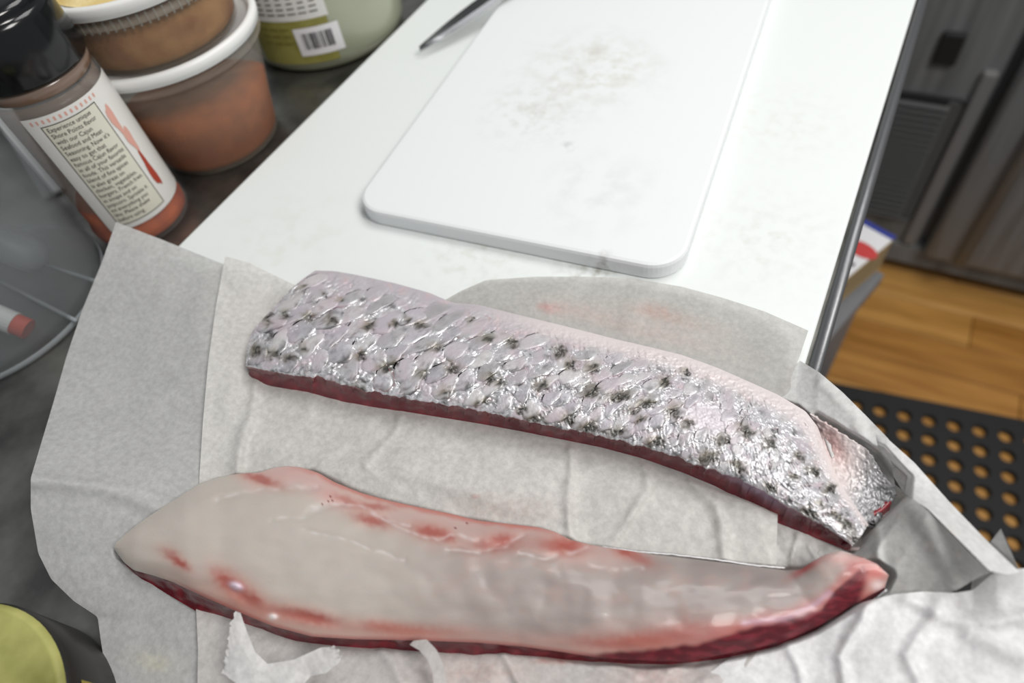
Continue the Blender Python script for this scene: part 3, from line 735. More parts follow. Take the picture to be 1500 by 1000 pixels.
# sheet behind the skin-up fillet
sheet('paper_sheet', [(640, 446, .001), (675, 426, .001), (712, 410, .002), (785, 405, .003), (860, 405, .003), (930, 408, .004), (1000, 420, .004), (1062, 437, .004), (1120, 456, .006), (1184, 484, .009)],
      [(640, 540, .001), (800, 560, .001), (960, 580, .001), (1080, 600, .001), (1165, 640, .002)],
      [(640, 446, .001), (640, 500, .001), (640, 540, .001)], [(1184, 484, .009), (1172, 520, .007), (1158, 556, .005), (1165, 640, .002)], 180, 60,
      'thin damp paper flap with pink blood spots lying behind the scaly fillet', m=MPAPT, amp=.0007, fs=20, seed=21, base=(196, 194, 190),
      stains=[(798, 449, 9, 5, 0, (186, 96, 92), .9), (812, 452, 16, 8, 0, (212, 160, 156), .8), (985, 466, 70, 12, 14, (200, 176, 166), .6), (850, 455, 60, 14, 12, (208, 190, 184), .6), (950, 485, 120, 14, 14, (206, 184, 178), .6), (960, 455, 26, 10, 10, (200, 160, 148), .6)],
      extra=addf(fold([(735, 470), (790, 440), (850, 415)], 8, .0012), fold([(920, 480), (930, 440), (960, 425)], 10, .0012)))
# right sheet: rising curled edge and the sheet inside it
sheet('paper_sheet', [(1150, 545, .003), (1172, 528, .006), (1200, 545, .012), (1235, 575, .014), (1272, 612, .015), (1302, 643, .016)],
      [(1130, 640, .003), (1180, 660, .003), (1215, 680, .006), (1240, 705, .005), (1262, 735, .004), (1296, 765, .004)],
      [(1150, 545, .003), (1140, 590, .003), (1130, 640, .003)], [(1302, 643, .016), (1306, 680, .014), (1312, 715, .010), (1296, 765, .004)], 90, 60,
      'white paper sheet curling up beyond the tail of the scaly fillet', amp=.0008, fs=30, seed=31, base=(222, 222, 221),
      extra=addf(fold([(1205, 560), (1250, 610), (1275, 660)], 6, .0014)))
sheet('paper_sheet', [(1282, 636, .018), (1301, 643, .020), (1340, 678, .020), (1390, 734, .022), (1440, 786, .026), (1494, 838, .030)],
      [(1286, 652, .016), (1304, 690, .018), (1324, 722, .024), (1360, 746, .032), (1400, 786, .036), (1450, 836, .040)],
      [(1282, 636, .018), (1284, 645, .017), (1286, 652, .016)], [(1494, 838, .030), (1474, 841, .036), (1450, 836, .040)], 120, 24,
      'folded-over white paper rim running along the right side above the mat', amp=.0006, fs=36, seed=33, base=(226, 226, 226))
sheet('paper_sheet', [(1236, 745, .002), (1280, 722, .002), (1306, 706, .010), (1328, 722, .024), (1360, 748, .031), (1400, 788, .035), (1449, 838, .039)],
      [(1120, 940, -.004), (1200, 930, -.002), (1290, 905, .002), (1350, 880, .006), (1402, 864, .014)],
      [(1236, 745, .002), (1215, 790, .001), (1180, 830, 0), (1130, 880, -.002), (1120, 940, -.004)], [(1449, 838, .039), (1425, 850, .026), (1402, 864, .014)], 120, 110,
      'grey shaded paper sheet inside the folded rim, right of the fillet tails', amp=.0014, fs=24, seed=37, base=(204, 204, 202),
      extra=addf(fold([(1290, 730), (1285, 800), (1290, 830)], 4, .002), fold([(1315, 720), (1360, 770), (1405, 865)], 9, .0018), fold([(1180, 800), (1170, 850)], 6, .002)))
sheet('paper_sheet', [(1080, 720, .002), (1140, 720, .002), (1200, 735, .002), (1262, 745, .006)], [(1080, 880, -.004), (1140, 880, -.004), (1200, 870, -.002), (1260, 860, 0)],
      [(1080, 720, .002), (1080, 800, 0), (1080, 880, -.004)], [(1262, 745, .006), (1262, 800, .004), (1260, 860, 0)], 60, 50,
      'small crumpled patch of paper showing between the two fillet tails', amp=.002, fs=50, seed=41, base=(214, 213, 210),
      extra=addf(fold([(1168, 780), (1160, 830)], 3, .002), fold([(1185, 800), (1200, 830)], 3, .002)))
sheet('paper_sheet', [(1430, 815, .018), (1450, 795, .026), (1466, 774, .034)], [(1420, 880, .006), (1460, 880, .010), (1512, 890, .016)],
      [(1430, 815, .018), (1424, 850, .010), (1420, 880, .006)], [(1466, 774, .034), (1482, 810, .030), (1500, 850, .022), (1512, 890, .016)], 40, 40,
      'pointed grey paper corner standing up behind the folded rim', amp=.0008, fs=40, seed=43, base=(196, 196, 194))
# crumpled sheet, lower right
sheet('paper_sheet', [(1040, 985, .0), (1120, 925, .002), (1200, 905, .006), (1270, 880, .012), (1310, 870, .014), (1352, 866, .014), (1400, 868, .016), (1425, 864, .018), (1460, 835, .024), (1500, 832, .028), (1530, 840, .028)],
      [(1000, 1080, 0), (1150, 1080, .006), (1300, 1080, .012), (1420, 1080, .016), (1540, 1080, .018)],
      [(1040, 985, 0), (1020, 1030, 0), (1000, 1080, 0)], [(1530, 840, .028), (1535, 950, .024), (1540, 1080, .018)], 200, 110,
      'crumpled white paper filling the lower right corner below the red-edged fillet', amp=.0032, fs=14, seed=52, base=(240, 240, 241),
      extra=addf(fold([(1330, 875), (1410, 910), (1500, 905)], 9, .004), fold([(1270, 890), (1230, 960), (1240, 1010)], 6, .003), fold([(1380, 880), (1330, 960), (1350, 1010)], 8, .003), fold([(1150, 930), (1180, 1010)], 5, .002), fold([(1420, 930), (1500, 960)], 10, .003)))
# sheet under the front edge of the near fillet
sheet('paper_sheet', [(286, 868, -.004), (380, 905, -.005), (500, 935, -.005), (640, 940, -.005), (800, 950, -.005), (950, 960, -.005), (1060, 950, -.004), (1140, 915, .0)],
      [(288, 1080, -.002), (500, 1080, .006), (700, 1080, .006), (900, 1080, .006), (1060, 1080, .004)],
      [(286, 868, -.004), (290, 950, -.003), (288, 1080, -.002)], [(1140, 915, .002), (1090, 980, .004), (1060, 1080, .004)], 240, 70,
      'pinkish crumpled paper along the bottom edge in front of the flesh-up fillet', amp=.0028, fs=24, seed=61, base=(206, 202, 199),
      stains=[(665, 950, 26, 8, 12, (130, 66, 66), .8), (700, 985, 80, 26, 0, (214, 180, 172), .5), (960, 990, 60, 24, 0, (216, 180, 176), .6), (815, 967, 30, 5, 0, (196, 96, 76), .7)],
      extra=addf(fold([(880, 965), (930, 990)], 5, .003), fold([(740, 960), (760, 1000)], 5, .003), fold([(560, 950), (590, 1000)], 6, .003), fold([(980, 980), (1030, 960)], 5, .003)))
# torn flap
o = sheet('torn_paper_flap', [(344, 893, .020), (352, 897, .020), (362, 925, .018), (374, 955, .016), (392, 972, .014), (430, 966, .014), (470, 948, .016), (492, 946, .018)],
      [(326, 985, .012), (345, 1000, .012), (375, 1030, .010), (420, 1030, .008), (455, 990, .010), (478, 985, .012), (502, 966, .014)],
      [(344, 893, .020), (336, 925, .018), (326, 985, .012)], [(492, 946, .018), (498, 956, .016), (502, 966, .014)], 90, 40,
      'torn pointed white paper flap standing up against the near fillet, ragged at its right end', amp=.0011, fs=45, seed=71, base=(224, 223, 222), sm=1, torn=5, flat=False)
sheet('paper_curl', [(606, 938, .014), (625, 936, .016), (640, 952, .017), (650, 975, .016), (655, 1010, .012)], [(600, 944, .012), (614, 952, .014), (626, 966, .015), (634, 984, .014), (636, 1012, .012)],
      [(606, 938, .014), (600, 944, .012)], [(655, 1010, .012), (636, 1012, .012)], 40, 8, 'narrow curled paper strip hanging at the front edge of the near fillet', amp=.0002, fs=40, seed=73, base=(214, 210, 208), flat=False)

# ------------------------------------------------------------------ fish fillets
MSKIN = mat('silver_fish_skin', rough=.3, coat=.3, spec=.5); MSKIN_A = vcol(MSKIN, 'Metallic')
_v = coord(MSKIN, (1, 1, 1)); pn = add_bump(MSKIN, 900, .35, .0004, 5, vec=_v); add_bump(MSKIN, 260, .45, .0007, 5, vec=_v, prev=pn)
n_ = N(MSKIN, 'ShaderNodeTexNoise'); n_.inputs['Scale'].default_value = 500; L(MSKIN, _v, n_.inputs['Vector'])
r_ = N(MSKIN, 'ShaderNodeMapRange'); r_.inputs['To Min'].default_value = .2; r_.inputs['To Max'].default_value = .55; L(MSKIN, n_.outputs[0], r_.inputs['Value']); L(MSKIN, r_.outputs[0], BS(MSKIN).inputs['Roughness'])
MFLESH = mat('wet_fish_flesh', rough=.40, coat=.18, spec=.4, sss=.45); vcol(MFLESH)
_v = coord(MFLESH); pn = add_bump(MFLESH, 1300, .22, .0003, 4, vec=_v); pn
MDARK = mat('dark_red_flesh', rough=.3, coat=.4, sss=.1); vcol(MDARK); add_bump(MDARK, 300, .4, .0008, 5)

DARK = [(455, 465, 9, 6), (425, 525, 9, 5), (448, 512, 6, 6), (525, 570, 9, 7), (487, 470, 7, 5), (420, 462, 5, 6), (375, 515, 6, 8), (392, 470, 5, 9), (400, 520, 8, 6),
        (565, 540, 9, 7), (578, 532, 6, 5), (542, 478, 8, 6), (620, 478, 9, 5), (580, 475, 7, 5), (665, 540, 9, 7), (530, 522, 8, 6), (715, 496, 9, 6), (752, 503, 9, 7), (720, 555, 8, 7), (735, 560, 6, 5),
        (795, 565, 10, 7), (822, 517, 8, 9), (838, 535, 7, 8), (787, 615, 12, 6), (765, 600, 7, 5), (865, 628, 13, 8), (835, 615, 9, 8), (868, 575, 12, 9), (910, 581, 15, 7), (948, 592, 12, 6), (990, 604, 9, 9), (930, 603, 8, 5), (975, 560, 7, 8),
        (905, 634, 12, 6), (965, 648, 12, 6), (940, 615, 7, 6), (1095, 632, 11, 7), (1130, 650, 9, 7), (1172, 670, 8, 6), (1195, 692, 9, 6), (1040, 672, 14, 8), (1085, 685, 10, 6), (1060, 645, 9, 7), (1240, 768, 14, 5), (1217, 716, 6, 9), (1255, 790, 10, 5), (1188, 752, 12, 5), (1130, 715, 10, 5),
        (705, 590, 8, 5), (640, 510, 7, 5), (690, 440+30, 4, 4), (600, 470, 4, 4), (500, 440, 4, 3), (445, 423, 4, 4), (475, 432, 4, 3), (620, 550, 7, 5), (655, 575, 8, 5), (1010, 620, 8, 6), (870, 540, 9, 7), (1005, 545, 6, 5), (1165, 700, 6, 4), (1225, 755, 7, 4), (1205, 740, 6, 4)]
def dark_marks(px, py):
    wx = px + 6 * noise(px / 7., py / 7., 61); wy = py + 6 * noise(px / 7., py / 7., 62)
    dk = np.zeros(px.shape); br = np.zeros(px.shape)
    for (x, y, rx, ry) in DARK:
        a = 38 if x > 1060 else -10
        dk = np.maximum(dk, blob(wx, wy, x, y, rx * 1.0, ry * 1.0, a, 2.2)); br = np.maximum(br, blob(wx, wy, x - 3, y - 2, rx * 1.35, ry * 1.35, a, 1.4))
    return dk * np.clip(.8 + 1.0 * noise(px / 3.2, py / 2.4, 44), .25, 1), br
def skin_color(px, py, v, streak, jit=0.0):
    """colouring of the skin: lilac-white with silver foil patches, dark scale roots and a pale upper edge"""
    c = np.ones(px.shape + (3,)) * lin((178, 170, 177))
    sil = sstep(-.12, .22, fbm(px / 34., py / 26., 3, 5) + .22 * (v - .45) + .25 * sstep(900, 1150, px) * (1 - .3 * v) + .10 + jit)
    sil = sil * (1 - sstep(.30, .02, v) * .9)
    c = mixc(c, lin((204, 204, 206)), sil * .8)
    c = mixc(c, lin((232, 232, 236)), np.clip(sstep(.35, .8, streak) * sil, 0, 1) * .7)  # brighter along the wrinkle crests
    gr = sstep(.05, .42, fbm(px / 15., py / 11., 4, 8) + .06 * (v - .5)) * sil
    c = mixc(c, lin((80, 80, 80)), gr * .85)
    c = mixc(c, lin((96, 94, 92)), sstep(.1, -.4, streak) * sil * .8)  # darker in the hollows between wrinkles
    c = mixc(c, lin((236, 236, 238)), sstep(.1, .45, fbm(px / 12. + 3, py / 9., 3, 118)) * sil * .6)
    fine = sstep(.22, .5, noise(px / 2.6, py / 2.2, 33)) * sstep(.2, .7, v)
    c = mixc(c, lin((70, 70, 68)), fine * sil * .45)
    pk = sstep(.10, .45, fbm(px / 20. + 7, py / 16., 3, 12)) * (.35 + .3 * sstep(.4, 0, v))
    c = mixc(c, lin((208, 176, 178)), pk * .6)
    # pale, pinkish upper margin on the right half
    top = sstep(.26, .04, v) * sstep(640, 840, px)
    c = mixc(c, lin((222, 212, 210)), top * .8)
    # smooth bald lilac patch
    bald = blob(px, py, 1035, 612, 42, 24, 20)
    c = mixc(c, lin((206, 198, 204)), np.clip(bald * 1.2, 0, .9)); sil = sil * (1 - np.clip(bald * 1.2, 0, .9))
    dk, br = dark_marks(px, py)
    c = mixc(c, lin((118, 104, 62)), br * .42)
    c = mixc(c, lin((30, 30, 26)), np.clip(dk * 1.1, 0, .95))
    m = np.clip(sil * .5 * (1 - dk) * (1 - top), 0, .75)
    return c, m

def zigzag(px): return 1.6 * np.abs(((px / 27.) % 1) - .5) * 2
def skinA(u, v, lift=0.0):
    q = FA(u, v); px, py, z = q[..., 0], q[..., 1].copy(), q[..., 2].copy()
    e = np.clip(np.sin(np.pi * np.clip(v, 0, 1)), 0, 1) ** .7 * (1 - np.exp(-u * 22)) * (1 - np.exp(-(1 - u) * 18))
    z = z + .0065 * e
    py = py + sstep(.93, 1, v) * (3.2 * noise(px / 17., v * 0, 90) + 2.0 * noise(px / 6., v * 0, 91)) * np.clip(np.minimum(u * 20, (1 - u) * 20), 0, 1)
    return px, py, z + lift
def streaks(px, py):
    # thin wrinkles, leaning like the folds between the scales, turning along the body
    a = np.radians(-38 + 75 * sstep(700, 1150, px)); ca, sa = np.cos(a), np.sin(a)
    wx = px + 6 * noise(px / 22., py / 22., 71); wy = py + 6 * noise(px / 22., py / 22., 72)
    s = wx * ca + wy * sa; t = -wx * sa + wy * ca
    return ridge(s / 26., t / 6.5, 2, 73)
filA = empty('fish_fillet', tuple(U(800, 600, 0))); tag(filA, 'long fish fillet lying skin side up, covered in silver scales with dark spots', 'fish fillet', 'fish fillets')
nu, nv = 620, 130
u, v = np.meshgrid(np.linspace(0, 1, nu), np.linspace(0, 1, nv), indexing='ij')
px, py, z = skinA(u, v)
st = streaks(px, py)
col, met = skin_color(px, py, v, st)
rough_amt = sstep(.02, .25, v) * (1 - np.clip(blob(px, py, 1035, 612, 42, 24, 20) * 1.2, 0, .9))
disp = .0010 * np.clip(st, -.4, 1) * (.35 + .65 * rough_amt) + .0008 * fbm(px / 26., py / 20., 3, 81) + .0005 * fbm(px / 5., py / 4., 2, 83)
disp = disp + sstep(.22, .03, v) * sstep(860, 1000, px) * .0016 * ridge(px / 13., py / 9., 2, 85)
disp = disp * np.clip(np.minimum(v, 1 - v) * 14, .15, 1)
PA = U(px, py, z + disp)
me = mesh_from('skin', PA, grid_faces(nu, nv), np.concatenate([col, met[..., None]], -1))
setparent(link('skin', me, MSKIN), filA)
# scales: each lifted plate follows the curve of the body
rng = random.Random(17)
centres = []
x = 385.0; colno = 0
uu = np.linspace(0, 1, 2001); topx = None
midp = FA(uu, np.full(uu.shape, .5))
arc = np.r_[0, np.cumsum(np.hypot(*(midp[1:, :2] - midp[:-1, :2]).T))]
s = 16.0
while s < arc[-1] - 12:
    uc = float(np.interp(s, arc, uu)); mx = float(np.interp(uc, uu, midp[:, 0]))
    pitch = 44 if mx < 620 else (44 - 16 * min((mx - 620) / 420, 1))
    a_ = FA(np.array([uc]), np.array([0.])); b_ = FA(np.array([uc]), np.array([1.])); hgt = float(np.hypot(a_[0, 0]-b_[0, 0], a_[0, 1]-b_[0, 1]))
    rows = max(2, int(round(hgt / (pitch * 1.02))))
    for k in range(rows):
        vc = (k + .5 + (.5 if colno % 2 else 0)) / rows
        if vc > .97: continue
        centres.append((uc, vc, pitch, hgt))
    s += pitch * .54; colno += 1
ns, nr = 18, 6
for (uc, vc, pitch, hgt) in centres:
    uc += rng.uniform(-.10, .10) * pitch / arc[-1]; vc += rng.uniform(-.10, .10) * pitch / hgt
    q = FA(np.array([uc]), np.array([vc]))[0]
    if blob(np.array(q[0]), np.array(q[1]), 1035, 612, 40, 22, 20) > .5: continue
    if vc < .20 and q[0] > 640: continue
    if vc < .12: continue
    A_ = pitch * rng.uniform(.33, .46); B_ = pitch * rng.uniform(.46, .62)
    th = math.radians(rng.uniform(-16, 16) + (24 if q[0] < 700 else (14 if q[0] < 1000 else -24)))
    rr = np.linspace(0, 1, nr); tt_ = np.linspace(0, 2*np.pi, ns, endpoint=False)
    R2, T2 = np.meshgrid(rr, tt_, indexing='ij')
    shp = 1 + .12 * np.cos(2 * T2 + rng.uniform(0, 6)) + .13 * np.sin(3 * T2 + rng.uniform(0, 6)) + .06 * np.sin(7 * T2 + rng.uniform(0, 6)) * R2
    a = R2 * np.cos(T2) * shp; b = R2 * np.sin(T2) * shp
    ar = a * math.cos(th) * A_ - b * math.sin(th) * B_; br_ = a * math.sin(th) * A_ + b * math.cos(th) * B_
    # local directions of the surface grid in picture units
    du = ar / arc[-1]; dv = br_ / hgt
    U2 = np.clip(uc + du + dv * .0, 0.002, .998); V2 = np.clip(vc + dv, .03, .985)
    px, py, z = skinA(U2, V2)
    big = rng.uniform(.75, 1.2) * pitch / 44 * (1 - .5 * float(sstep(1060, 1130, q[0])))
    tilt = (a + 1) / 2
    lift = (.0002 + .0007 * tilt ** 2.2 + .0010 * (1 - R2 ** 2)) * big
    lift = np.where(R2 > .97, lift * .15 - .0006, lift)
    lift = lift + .0006 * streaks(px, py) * sstep(-.1, .6, a) * (R2 < .97)
    rim = np.exp(-((R2 - .82) / .12) ** 2) * .0003 * sstep(.2, -.6, a); lift = lift + rim * (R2 < .97)
    fade = sstep(0, .08, np.minimum(V2 - .02, 1.0 - V2))
    P_ = U(px, py, z + lift * (.4 + .6 * fade))
    stx = streaks(px, py)
    c, m = skin_color(px, py, V2, stx, rng.uniform(-.12, .12))
    core = np.clip((1 - sstep(.25, .8, a + .25 * b)) * (1 - R2 ** 3), 0, 1) * rng.uniform(.45, 1.0)
    tone = rng.choice([(184, 175, 181), (160, 156, 164), (202, 198, 199), (174, 168, 177), (192, 180, 184), (150, 148, 150)])
    c = mixc(c, lin(tone), core * .85); m = m * (1 - core * .8)
    edgef = sstep(.80, 1.0, R2); c = mixc(c, lin((78, 74, 72)), edgef * .6 * rng.uniform(.3, 1))
    dkk, brr = dark_marks(px, py); c = mixc(c, lin((118, 104, 62)), brr * .42); c = mixc(c, lin((28, 28, 24)), np.clip(dkk * 1.1, 0, .95)); m = m * (1 - dkk)
    if rng.random() < .16: c = mixc(c, lin((178, 108, 112)), edgef * .6)
    sp = rng.random() < (.16 + .45 * vc)
    if sp: c = mixc(c, lin((44, 42, 36)), sstep(.35, .95, a + .3 * b) * np.clip(.5 + 1.2 * noise(px / 3., py / 3., 99), 0, 1) * .8)
    Vv = P_.reshape(-1, 3)[ns - 1:]; CM = np.concatenate([c, m[..., None]], -1).reshape(-1, 4)[ns - 1:]
    faces = []
    for i in range(nr - 1):
        for j in range(ns):
            j2 = (j + 1) % ns
            if i == 0: faces.append((0, 1 + j, 1 + j2))
            else: faces.append(((i-1)*ns + j + 1, i*ns + j + 1, i*ns + j2 + 1, (i-1)*ns + j2 + 1))
    me = mesh_from('scale', Vv, faces, CM)
    setparent(link('scale', me, MSKIN), filA)
print('scales', len(centres))

def body_under(name, S3, n, front_bottom, m, colfn, parent, zlow, wall=12, bow=.0015):
    """flesh between the border of a skin/top patch and the paper; front side follows its own lower border"""
    t = np.linspace(0, 1, n)
    def edge(uu, vv): return S3(uu, vv)
    top = edge(t, np.zeros(n)); right = edge(np.ones(20), np.linspace(0, 1, 20)); bot = edge(t[::-1], np.ones(n)); left = edge(np.zeros(20), np.linspace(1, 0, 20))
    loop = np.concatenate([top[:-1], right[:-1], bot[:-1], left[:-1]], 0)
    Wt = U(loop[:, 0], loop[:, 1], loop[:, 2] - .0003)
    FBc = Curve(front_bottom, 3)
    low = Wt.copy(); low[:, 2] = zlow
    low[:, :2] += (Wt[:, :2].mean(0) - low[:, :2]) * .03
    i0 = len(top) - 1 + len(right) - 1; i1 = i0 + n - 1
    fb = FBc(t[::-1])[:n - 1]; low[i0:i1] = U(fb[:, 0], fb[:, 1], fb[:, 2])
    k = np.linspace(0, 1, wall)[None, :, None]
    V = Wt[:, None, :] * (1 - k) + low[:, None, :] * k
    cen = Wt.mean(0)
    nrm = Wt - np.roll(Wt, 1, 0); out = np.stack([nrm[:, 1], -nrm[:, 0]], 1); out /= np.linalg.norm(out, axis=1)[:, None] + 1e-9
    V[..., 2] += .0
    bulge = (np.sin(np.pi * k) * bow * (1 + .9 * noise(np.arange(len(loop))[:, None] / 9., k[..., 0] * 2.5, 41)[..., None]))
    V[..., :2] -= out[:, None, :] * bulge * -1.0
    m_ = len(loop); faces = []
    for i in range(m_):
        i2 = (i + 1) % m_
        for j in range(wall - 1): faces.append((i*wall + j, i*wall + j + 1, i2*wall + j + 1, i2*wall + j))
    faces.append([i * wall + wall - 1 for i in range(m_)])
    fr = np.zeros(m_, bool); fr[max(i0 - 14, 0):i1] = True
    c = colfn(V, k, fr)
    me = mesh_from(name, V, faces, np.concatenate([c, np.ones(c.shape[:2] + (1,))], -1))
    o = link(name, me, m); setparent(o, parent); return o
def S_A(u_, v_):
    px, py, z = skinA(np.asarray(u_, float), np.asarray(v_, float)); return np.stack([px, py, z], -1)
fb = [(362, 550, .003), (378, 562, .002), (395, 567, .001), (450, 575, .001), (500, 589, .001), (550, 597, .001), (600, 604, .001), (650, 612, .001), (700, 620, .001), (760, 631, .001), (820, 643, .001), (880, 655, .001), (940, 671, .001), (1000, 692, .001), (1050, 713, .001), (1090, 738, .001), (1140, 766, .001), (1200, 790, .002), (1246, 808, .003)]
def colA(V, k, fr):
    x, y = V[..., 0], V[..., 1]; kk = np.broadcast_to(k[..., 0], x.shape)
    c = np.ones(x.shape + (3,)) * lin((112, 32, 44))
    c = mixc(c, lin((150, 58, 66)), sstep(-.1, .5, fbm(x * 120, y * 120 + kk * 2, 3, 4)) * .6)
    c = mixc(c, lin((74, 20, 28)), sstep(0, .5, fbm(x * 60 + 3, y * 60 + kk, 3, 6)) * .7)
    c = mixc(c, lin((206, 150, 156)), sstep(.12, .0, kk) * .6)
    # bluish-white membrane patch near the tail
    p = U(1110, 722, .01); c = mixc(c, lin((176, 160, 190)), np.exp(-(((x - p[0]) / .018) ** 2 + ((y - p[1]) / .012) ** 2)) * sstep(.7, .1, kk) * .6)
    return c
body_under('dark_flesh', S_A, 500, fb, MDARK, colA, filA, .0018, 12, .0014)['label'] = 'dark red cut side'
# thin belly flap beyond the tail
FL = Coons([(1186, 606, .007), (1208, 619, .008), (1240, 640, .010), (1268, 656, .010), (1280, 672, .010), (1292, 692, .009), (1313, 716, .009)],
           [(1198, 655, .005), (1214, 690, .005), (1234, 722, .006), (1256, 745, .007), (1266, 760, .008), (1272, 772, .008), (1280, 760, .007)],
           [(1186, 606, .007), (1192, 630, .005), (1198, 655, .005)], [(1313, 716, .009), (1308, 735, .008), (1296, 748, .007), (1280, 760, .007)], 2)
u, v = np.meshgrid(np.linspace(0, 1, 110), np.linspace(0, 1, 60), indexing='ij')
q = FL(u, v); px, py, z = q[..., 0], q[..., 1], q[..., 2]
z = z - .003 * np.sin(np.pi * v) * (1 - u * .5) + .0008 * fbm(px / 10., py / 8., 3, 55) + .0006 * ridge(px / 8., py / 6., 2, 58) * sstep(1225, 1275, px + .45 * (py - 690))
c = np.ones(px.shape + (3,)) * lin((206, 196, 194))
g = sstep(1235, 1285, px + .45 * (py - 690))
c = mixc(c, lin((176, 176, 178)), g * .9); c = mixc(c, lin((70, 70, 70)), g * sstep(.05, .4, fbm(px / 6., py / 5., 3, 57)) * .7)
c = mixc(c, lin((206, 160, 156)), blob(px, py, 1222, 650, 14, 34, -25) * .7); c = mixc(c, lin((50, 50, 50)), blob(px, py, 1292, 716, 9, 4, 10) * .8)
me = mesh_from('belly_flap', U(px, py, z), grid_faces(110, 60), np.concatenate([c, (g * .35)[..., None]], -1))
o = link('belly_flap', me, MSKIN); setparent(o, filA); o['label'] = 'thin grey belly flap'
so = o.modifiers.new('thick', 'SOLIDIFY'); so.thickness = .0016; so.offset = -1
me_ = Coons([(1280, 757, .007), (1296, 746, .007), (1306, 735, .0075)], [(1280, 762, .003), (1292, 757, .003), (1303, 748, .003)], [(1280, 757, .007), (1280, 762, .003)], [(1306, 735, .0075), (1303, 748, .003)], 1)
u, v = np.meshgrid(np.linspace(0, 1, 16), np.linspace(0, 1, 8), indexing='ij'); q = me_(u, v)
me = mesh_from('flap_flesh', U(q[..., 0], q[..., 1], q[..., 2]), grid_faces(16, 8), np.concatenate([np.ones((16, 8, 3)) * lin((168, 44, 54)), np.ones((16, 8, 1))], -1))
o = link('flap_flesh', me, MDARK); setparent(o, filA); o['label'] = 'red flesh under the flap'
so = o.modifiers.new('thick', 'SOLIDIFY'); so.thickness = .002

# ---- fillet B, flesh side up
BZ0 = -.008
GRO = [([(318, 732), (360, 720), (400, 714), (440, 716), (466, 714)], 1.0, 3), ([(400, 762), (440, 756), (470, 745), (505, 735)], .8, 3), ([(445, 775), (490, 788), (530, 800), (590, 818)], .7, 3.5),
       ([(460, 745), (480, 742), (500, 735), (530, 742), (560, 760), (600, 768)], .8, 3), ([(560, 760), (590, 775), (640, 790), (660, 782), (700, 790)], .8, 3), ([(660, 806), (700, 808), (740, 800), (765, 784)], .9, 3), ([(765, 812), (800, 816), (838, 810), (860, 800)], .9, 3), ([(860, 826), (900, 836), (940, 832)], .6, 4),
       ([(700, 812), (720, 860), (745, 900), (790, 915), (800, 870), (780, 830)], .5, 6), ([(820, 830), (850, 870), (855, 915)], .5, 6), ([(900, 850), (930, 880), (925, 920)], .4, 6), ([(620, 840), (640, 880), (700, 905)], .5, 6), ([(1030, 850), (1090, 845), (1150, 840)], .5, 5), ([(980, 870), (1050, 865), (1100, 852), (1140, 842)], .5, 5), ([(1000, 915), (1060, 890), (1110, 868), (1160, 845)], .5, 5)]
